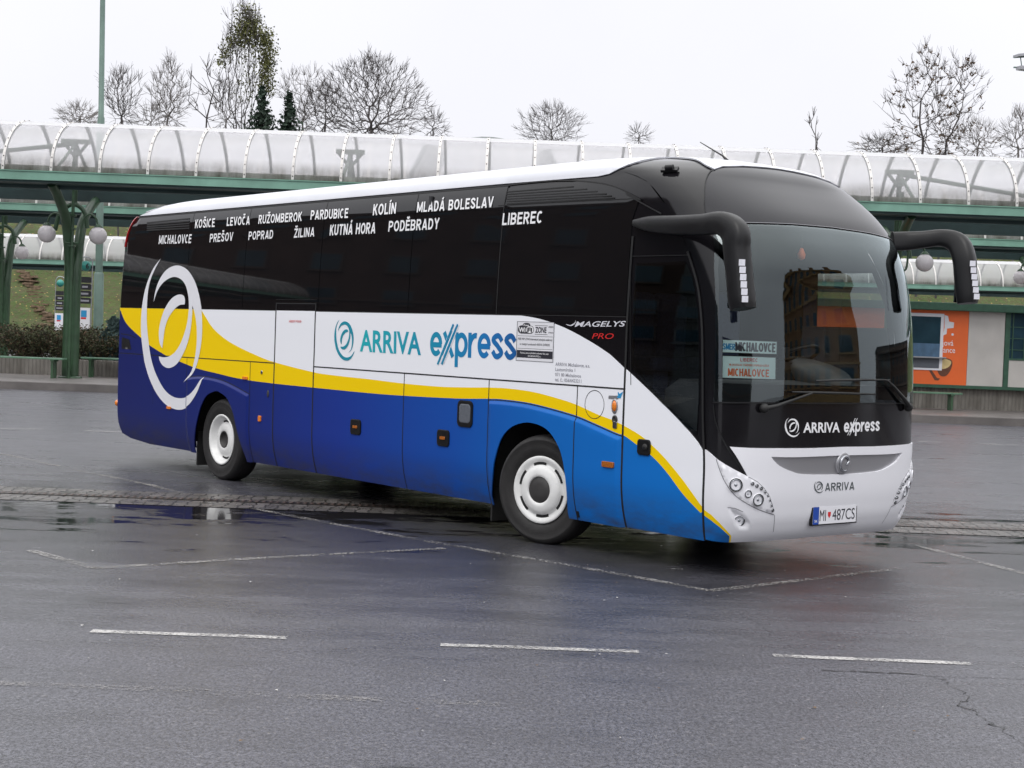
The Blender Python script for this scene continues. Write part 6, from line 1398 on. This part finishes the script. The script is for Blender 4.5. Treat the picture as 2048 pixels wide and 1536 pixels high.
def pop_leaf(rnd, H, half, hb):
    k = rnd.random()
    if k < .42: u = rnd.gauss(0, 1); return (half*(.10+.34*u*.7), rnd.gauss(0, .5), hb+H*min(1.0, .84+.085*rnd.gauss(0, 1)-.03*abs(u)))
    if k < .82: h = rnd.uniform(.28, .80); return (half*(.80+.10*rnd.gauss(0, 1)-.25*max(0, h-.62)/.2*.5), rnd.gauss(0, .5), hb+H*h) if rnd.random() < .35+.65*min(1, (h-.2)/.35) else None
    if k < .90: h = rnd.uniform(.5, .74); return (-half*(.80-.35*(h-.5)/.24)+rnd.gauss(0, .12), rnd.gauss(0, .4), hb+H*h)
    return (half*rnd.uniform(-.2, .5), rnd.gauss(0, .5), hb+H*rnd.uniform(.2, .75)) if rnd.random() < .6 else None
tree('poplar', 484, 251, 16, 116, COLM, 16, 'very tall poplar with last olive leaves at its top and right side', group=None, n=360, bf=1.2, rtip=.015, twig=.8, stems=8, leaf=('leafolive', 5600, .19, pop_leaf))
tree('bare_tree', 452, 251, 170, 74, COLM, 26, 'thin upright bare saplings below the poplar', Y=116, bark='barkpale', n=120, bf=1.3)
tree('bare_tree', 605, 255, 146, 120, VASE, 17, 'thin bare tree between the small spruce and the round tree', Y=116, n=240, bf=.55, bark='barkpale')
tree('round_tree', 742, 259, 116, 248, DOME, 18, 'broad round-headed bare tree, widest on the skyline', group=None, n=1150, bf=.75, twig=.6, trunk=.0)
tree('bare_tree', 650, 258, 172, 110, BUSH, 19, 'bare tree merging into the left edge of the round tree', Y=114, n=300, bf=.5)
tree('bare_tree', 866, 262, 228, 56, BUSH, 20, 'low bare tree at the right foot of the round tree', Y=120, n=110)
tree('bare_tree', 1103, 271, 216, 136, BUSH, 21, 'half-round bare crown above the middle of the canopy', n=430, Y=130, bf=.8)
tree('bare_tree', 1278, 276, 258, 44, BUSH, 22, 'tip of a low bare tree above the canopy near the coach roof', Y=130, n=60)
tree('slender_tree', 1632, 290, 226, 40, VASE, 23, 'lone slender bare sapling left of the twin trees', Y=120, group=None, n=10, rtip=.03)
tree('twin_tree', 1845, 299, 94, 170, OVAL, 24, 'taller left tree of the twin pair with small dark leaves', leaf=('leafbrown', 800, .20, None), group='twin trees at the right', n=300, bf=.45, rtip=.016)
tree('twin_tree', 1892, 299, 120, 130, VASE, 25, 'right tree of the twin pair leaning away to the right', leaf=('leafbrown', 420, .20, None), group='twin trees at the right', n=190, bf=.5, lean=.13, rtip=.016)
tree('bare_tree', 1955, 302, 245, 90, BUSH, 27, 'low twiggy tree right of the twin pair', Y=118, n=240, bark='barkpale', leaf=('leafbrown', 160, .18, None)); tree('bare_tree', 2036, 304, 222, 76, OVAL, 28, 'bare tree at the right edge of the picture', Y=116, n=220, bark='barkpale'); tree('bare_tree', 1765, 297, 278, 110, BUSH, 29, 'low twiggy growth left of the twin pair', Y=122, n=200, leaf=('leafbrown', 120, .18, None))
def conifer(name, px, pyb, pyt, wpx, Y, seed, label, m_='spruce', zb=None, dens=1.):
    rnd = random.Random(seed); X, _ = atY(px, pyb, Y); zt = atY(px, pyt, Y)[1]; zb = float(hz(X, Y)) if zb is None else zb; H = zt-zb; r = empty(name, (X, Y, zb), label=label, cat='conifer'); vis = (zt-atY(px, pyb, Y)[1])
    half = wpx/2*Y/FPX*1.25; a = MB(); seg(a, np.array([0, 0, 0.]), np.array([0, 0, H*.97]), H*.02, .02, 6); a.build('trunk', M['bark'], r, fix=False)
    b = MB(); nl = int(max(14, vis/.22*1.0)*H/vis*.8)
    for i in range(nl):
        z = H*(1-(i/nl)**.95); Rm = half*min(1.4, ((H-z)/vis)**.8)*(.75+.4*rnd.random())+.05; k = int(10*dens)+2
        for j in range(k):
            az = rnd.random()*2*PI; Lb = Rm*(.65+.4*rnd.random()); dirv = np.array([math.cos(az), math.sin(az), 0]); m2 = max(3, int(Lb/.16))
            for s in range(m2):
                u = (s+rnd.random())/m2; p = np.array([0, 0, z])+dirv*Lb*u+np.array([0, 0, -.35*Lb*u+.22*Lb*u*u]); w = (.26*(1-u*.5))*min(1, half/1.0+.2)
                leafquad(b, p+np.array([rnd.gauss(0, .07), rnd.gauss(0, .07), rnd.gauss(0, .06)]), max(w, .17)*1.9, rnd)
    b.build('foliage', M[m_], r, fix=False)
conifer('spruce', 523, 253, 178, 62, 108, 31, 'dark spruce standing against the foot of the poplar'); conifer('spruce', 577, 255, 188, 44, 108, 32, 'smaller dark spruce right of the poplar')
conifer('dwarf_conifer', 228, 690, 645, 52, 48.6, 33, 'small blue-green conifer in the planter beside the coach tail', 'bluespruce', zb=.6)
# ---- shrubs along the planter
def shrub(seed):
    rnd = random.Random(seed); r = empty('shrub'); tw = MB(); lv = MB()
    for i in range(60):
        az = rnd.random()*2*PI; sp_ = .25+.85*rnd.random(); p = np.array([rnd.gauss(0, .25), rnd.gauss(0, .2), 0]); q = p+np.array([math.cos(az)*sp_, math.sin(az)*sp_*.8, .65+.62*rnd.random()]); mid = (p+q)/2+np.array([0, 0, .18]); seg(tw, p, mid, .012, .008, 3); seg(tw, mid, q, .008, .004, 3)
        for k in range(46):
            u = rnd.random()**.6; c = (p*(1-u)**2+2*mid*u*(1-u)+q*u*u)+np.array([rnd.gauss(0, .11), rnd.gauss(0, .11), rnd.gauss(0, .09)]); leafquad(lv, c, .085, rnd, 0 if rnd.random() < .8 else 1)
    tw.build('stems', M['shrubtwig'], r, fix=False); lv.build('foliage', [M['shrub'], M['leafbrown']], r, fix=False); return r
protos = [shrub(s) for s in (41, 42, 43)]
SL = 'dark olive shrub in the hedge above the low concrete wall'
k = 0
for row, (yy, sc) in enumerate(((48.3, 1.0), (49.6, 1.05))):
    for x in np.arange(-23, -8.2, 1.25):
        o = protos[k] if k < 3 else copy_tree(protos[k % 3]); k += 1
        o.location = (x+random.uniform(-.25, .25)+row*.6, yy, .58); o.rotation_euler = (0, 0, random.uniform(0, 6)); s = sc*random.uniform(.86, 1.08)*(.8 if x > -14 else 1.); o.scale = (s, s, s*.88); tag(o, SL, 'shrub', 'hedge shrubs along the planter')
# leafy slope growth seen between the roofs on the right
def brush(px, py, Y, w, h, seed, label):
    rnd = random.Random(seed); X, z = atY(px, py, Y); r = empty('thicket', (X, Y, float(hz(X, Y))), label=label, cat='bush', group='autumn thickets on the slope'); b = MB(); tw = MB(); zz = z-float(hz(X, Y))
    for i in range(900): leafquad(b, np.array([rnd.gauss(0, w/2.4), rnd.gauss(0, .8), abs(rnd.gauss(0, h*.6))]), .22, rnd, rnd.choice((0, 0, 1, 2)))
    for i in range(50): p = np.array([rnd.uniform(-w/2, w/2), 0, 0]); seg(tw, p, p+np.array([rnd.gauss(0, .4), rnd.gauss(0, .3), h*(.6+.8*rnd.random())]), .03, .012, 3)
    b.build('foliage', [M['leafbrown'], M['shrub'], M['leafolive']], r, fix=False); tw.build('stems', M['shrubtwig'], r, fix=False)
for i, (px, w) in enumerate(((1812, 5), (1895, 6), (1985, 6), (2060, 5))): brush(px, 520, 122, w, 2.4, 50+i, ['brown leafy thicket above the far roof just right of the coach', 'brown leafy thicket above the far roof behind the far mirror', 'brown leafy thicket above the far roof over the white kiosk panel', 'brown leafy thicket at the right edge above the far roof'][i])

# ================================================================== BUILDINGS ROUND THE SQUARE (mirrored in the coach's glass)
def facade(name, origin, along, length, height, depth, floors, bays, label, wall, trim, win, wsize, chim=0, strip=False):
    """along: unit vector of the street front; the front looks to the right of it"""
    ax = np.array([along[0], along[1], 0.]); nn = np.array([along[1], -along[0], 0.]); o = np.array([*origin, 0.])
    r = empty(name, tuple(o), label=label, cat='building'); P = lambda u, d, z: ax*u+nn*d+np.array([0, 0, z])
    a = MB(); c = P(length/2, -depth/2, height/2); a.obox(c, ax*length/2, nn*depth/2, (0, 0, height/2)); a.build('wall', wall, r)
    for z, h_, d_ in ((height-.35, .35, .5), (height*.26, .14, .22), (height*.80, .12, .2), (.5, .5, .12)):
        a = MB(); a.obox(P(length/2, d_/2-.01, z), ax*(length/2+d_*.6), nn*d_/2, (0, 0, h_)); a.build('cornice', trim, r)
    fh = (height-1.2)/floors
    for f_ in range(floors):
        for b_ in range(bays):
            u = length*(b_+.5)/bays; z = .9+fh*(f_+.5); w_, h_ = (length/bays*.5-.02, wsize[1]) if strip else wsize
            a = MB(); a.obox(P(u, .04, z), ax*(w_+.14), nn*.05, (0, 0, h_+.14)); a.obox(P(u, .12, z-h_-.16), ax*(w_+.25), nn*.14, (0, 0, .07))
            fr_ = a.build('window', trim, r); a = MB(); a.obox(P(u, .095, z), ax*w_, nn*.012, (0, 0, h_)); a.build('pane', win, fr_)
    rf = MB(); rf.obox(P(length/2, -depth/2, height+.25), ax*(length/2+.3), nn*(depth/2+.2), (0, 0, .25)); ro = rf.build('roof', M['roofdark'], r)
    for k in range(chim):
        a = MB(); u = length*(k+.35)/chim; a.obox(P(u, -1.4, height+1.6), ax*.8, nn*.55, (0, 0, 1.4)); a.build('chimney', wall, ro)
    return r
M['roofdark'] = mat('dark_slate_roof', (.05, .045, .045), .7, var=.3); M['brick'] = mat('ochre_brick', (.22, .12, .055), .8, var=.3, scale=.8); M['brown'] = mat('brown_render', (.07, .042, .034), .85, var=.25, scale=.5); M['trim'] = mat('ochre_trim', (.30, .19, .08), .8, var=.2); M['browntrim'] = mat('pale_brown_trim', (.09, .065, .055), .8, var=.2); M['greyblock'] = mat('grey_block_wall', (.06, .065, .065), .8, var=.2, scale=.5)
facade('tenement', (58, 15.0), (0, -1), 22.5, 17.2, 12, 4, 8, 'ochre brick tenement with chimneys, seen mirrored in the coach windscreen', M['brick'], M['trim'], M['kglass'], (.62, 1.15), chim=4)
facade('apartment_block', (-78, 20), (0, 1), 72, 24, 14, 6, 14, 'brown apartment block mirrored in the rear half of the coach side windows', M['brown'], M['browntrim'], M['kglass'], (.95, .85))
facade('office_block', (-70, -38), (0, 1), 57.5, 17, 14, 5, 2, 'dark office block with window bands mirrored in the front coach side windows', M['greyblock'], M['greyblock'], M['kglass'], (.8, .7), strip=True)
facade('added_terrace', (74, 62), (0, -1), 40, 7, 10, 2, 9, 'added low brown terrace darkening the reflection at the outer edge of the coach windscreen', M['brown'], M['browntrim'], M['kglass'], (.6, .8))  # unseen terrace added to cover bright horizon sky in the windscreen
facade('horizon_block', (60, -62), (-1, 0), 120, 9, 14, 2, 12, 'long grey block behind the photographer, unseen, added to darken the sky reflected in the coach', M['greyblock'], M['browntrim'], M['kglass'], (1.2, .8))  # unseen block added to keep bright horizon out of the reflections
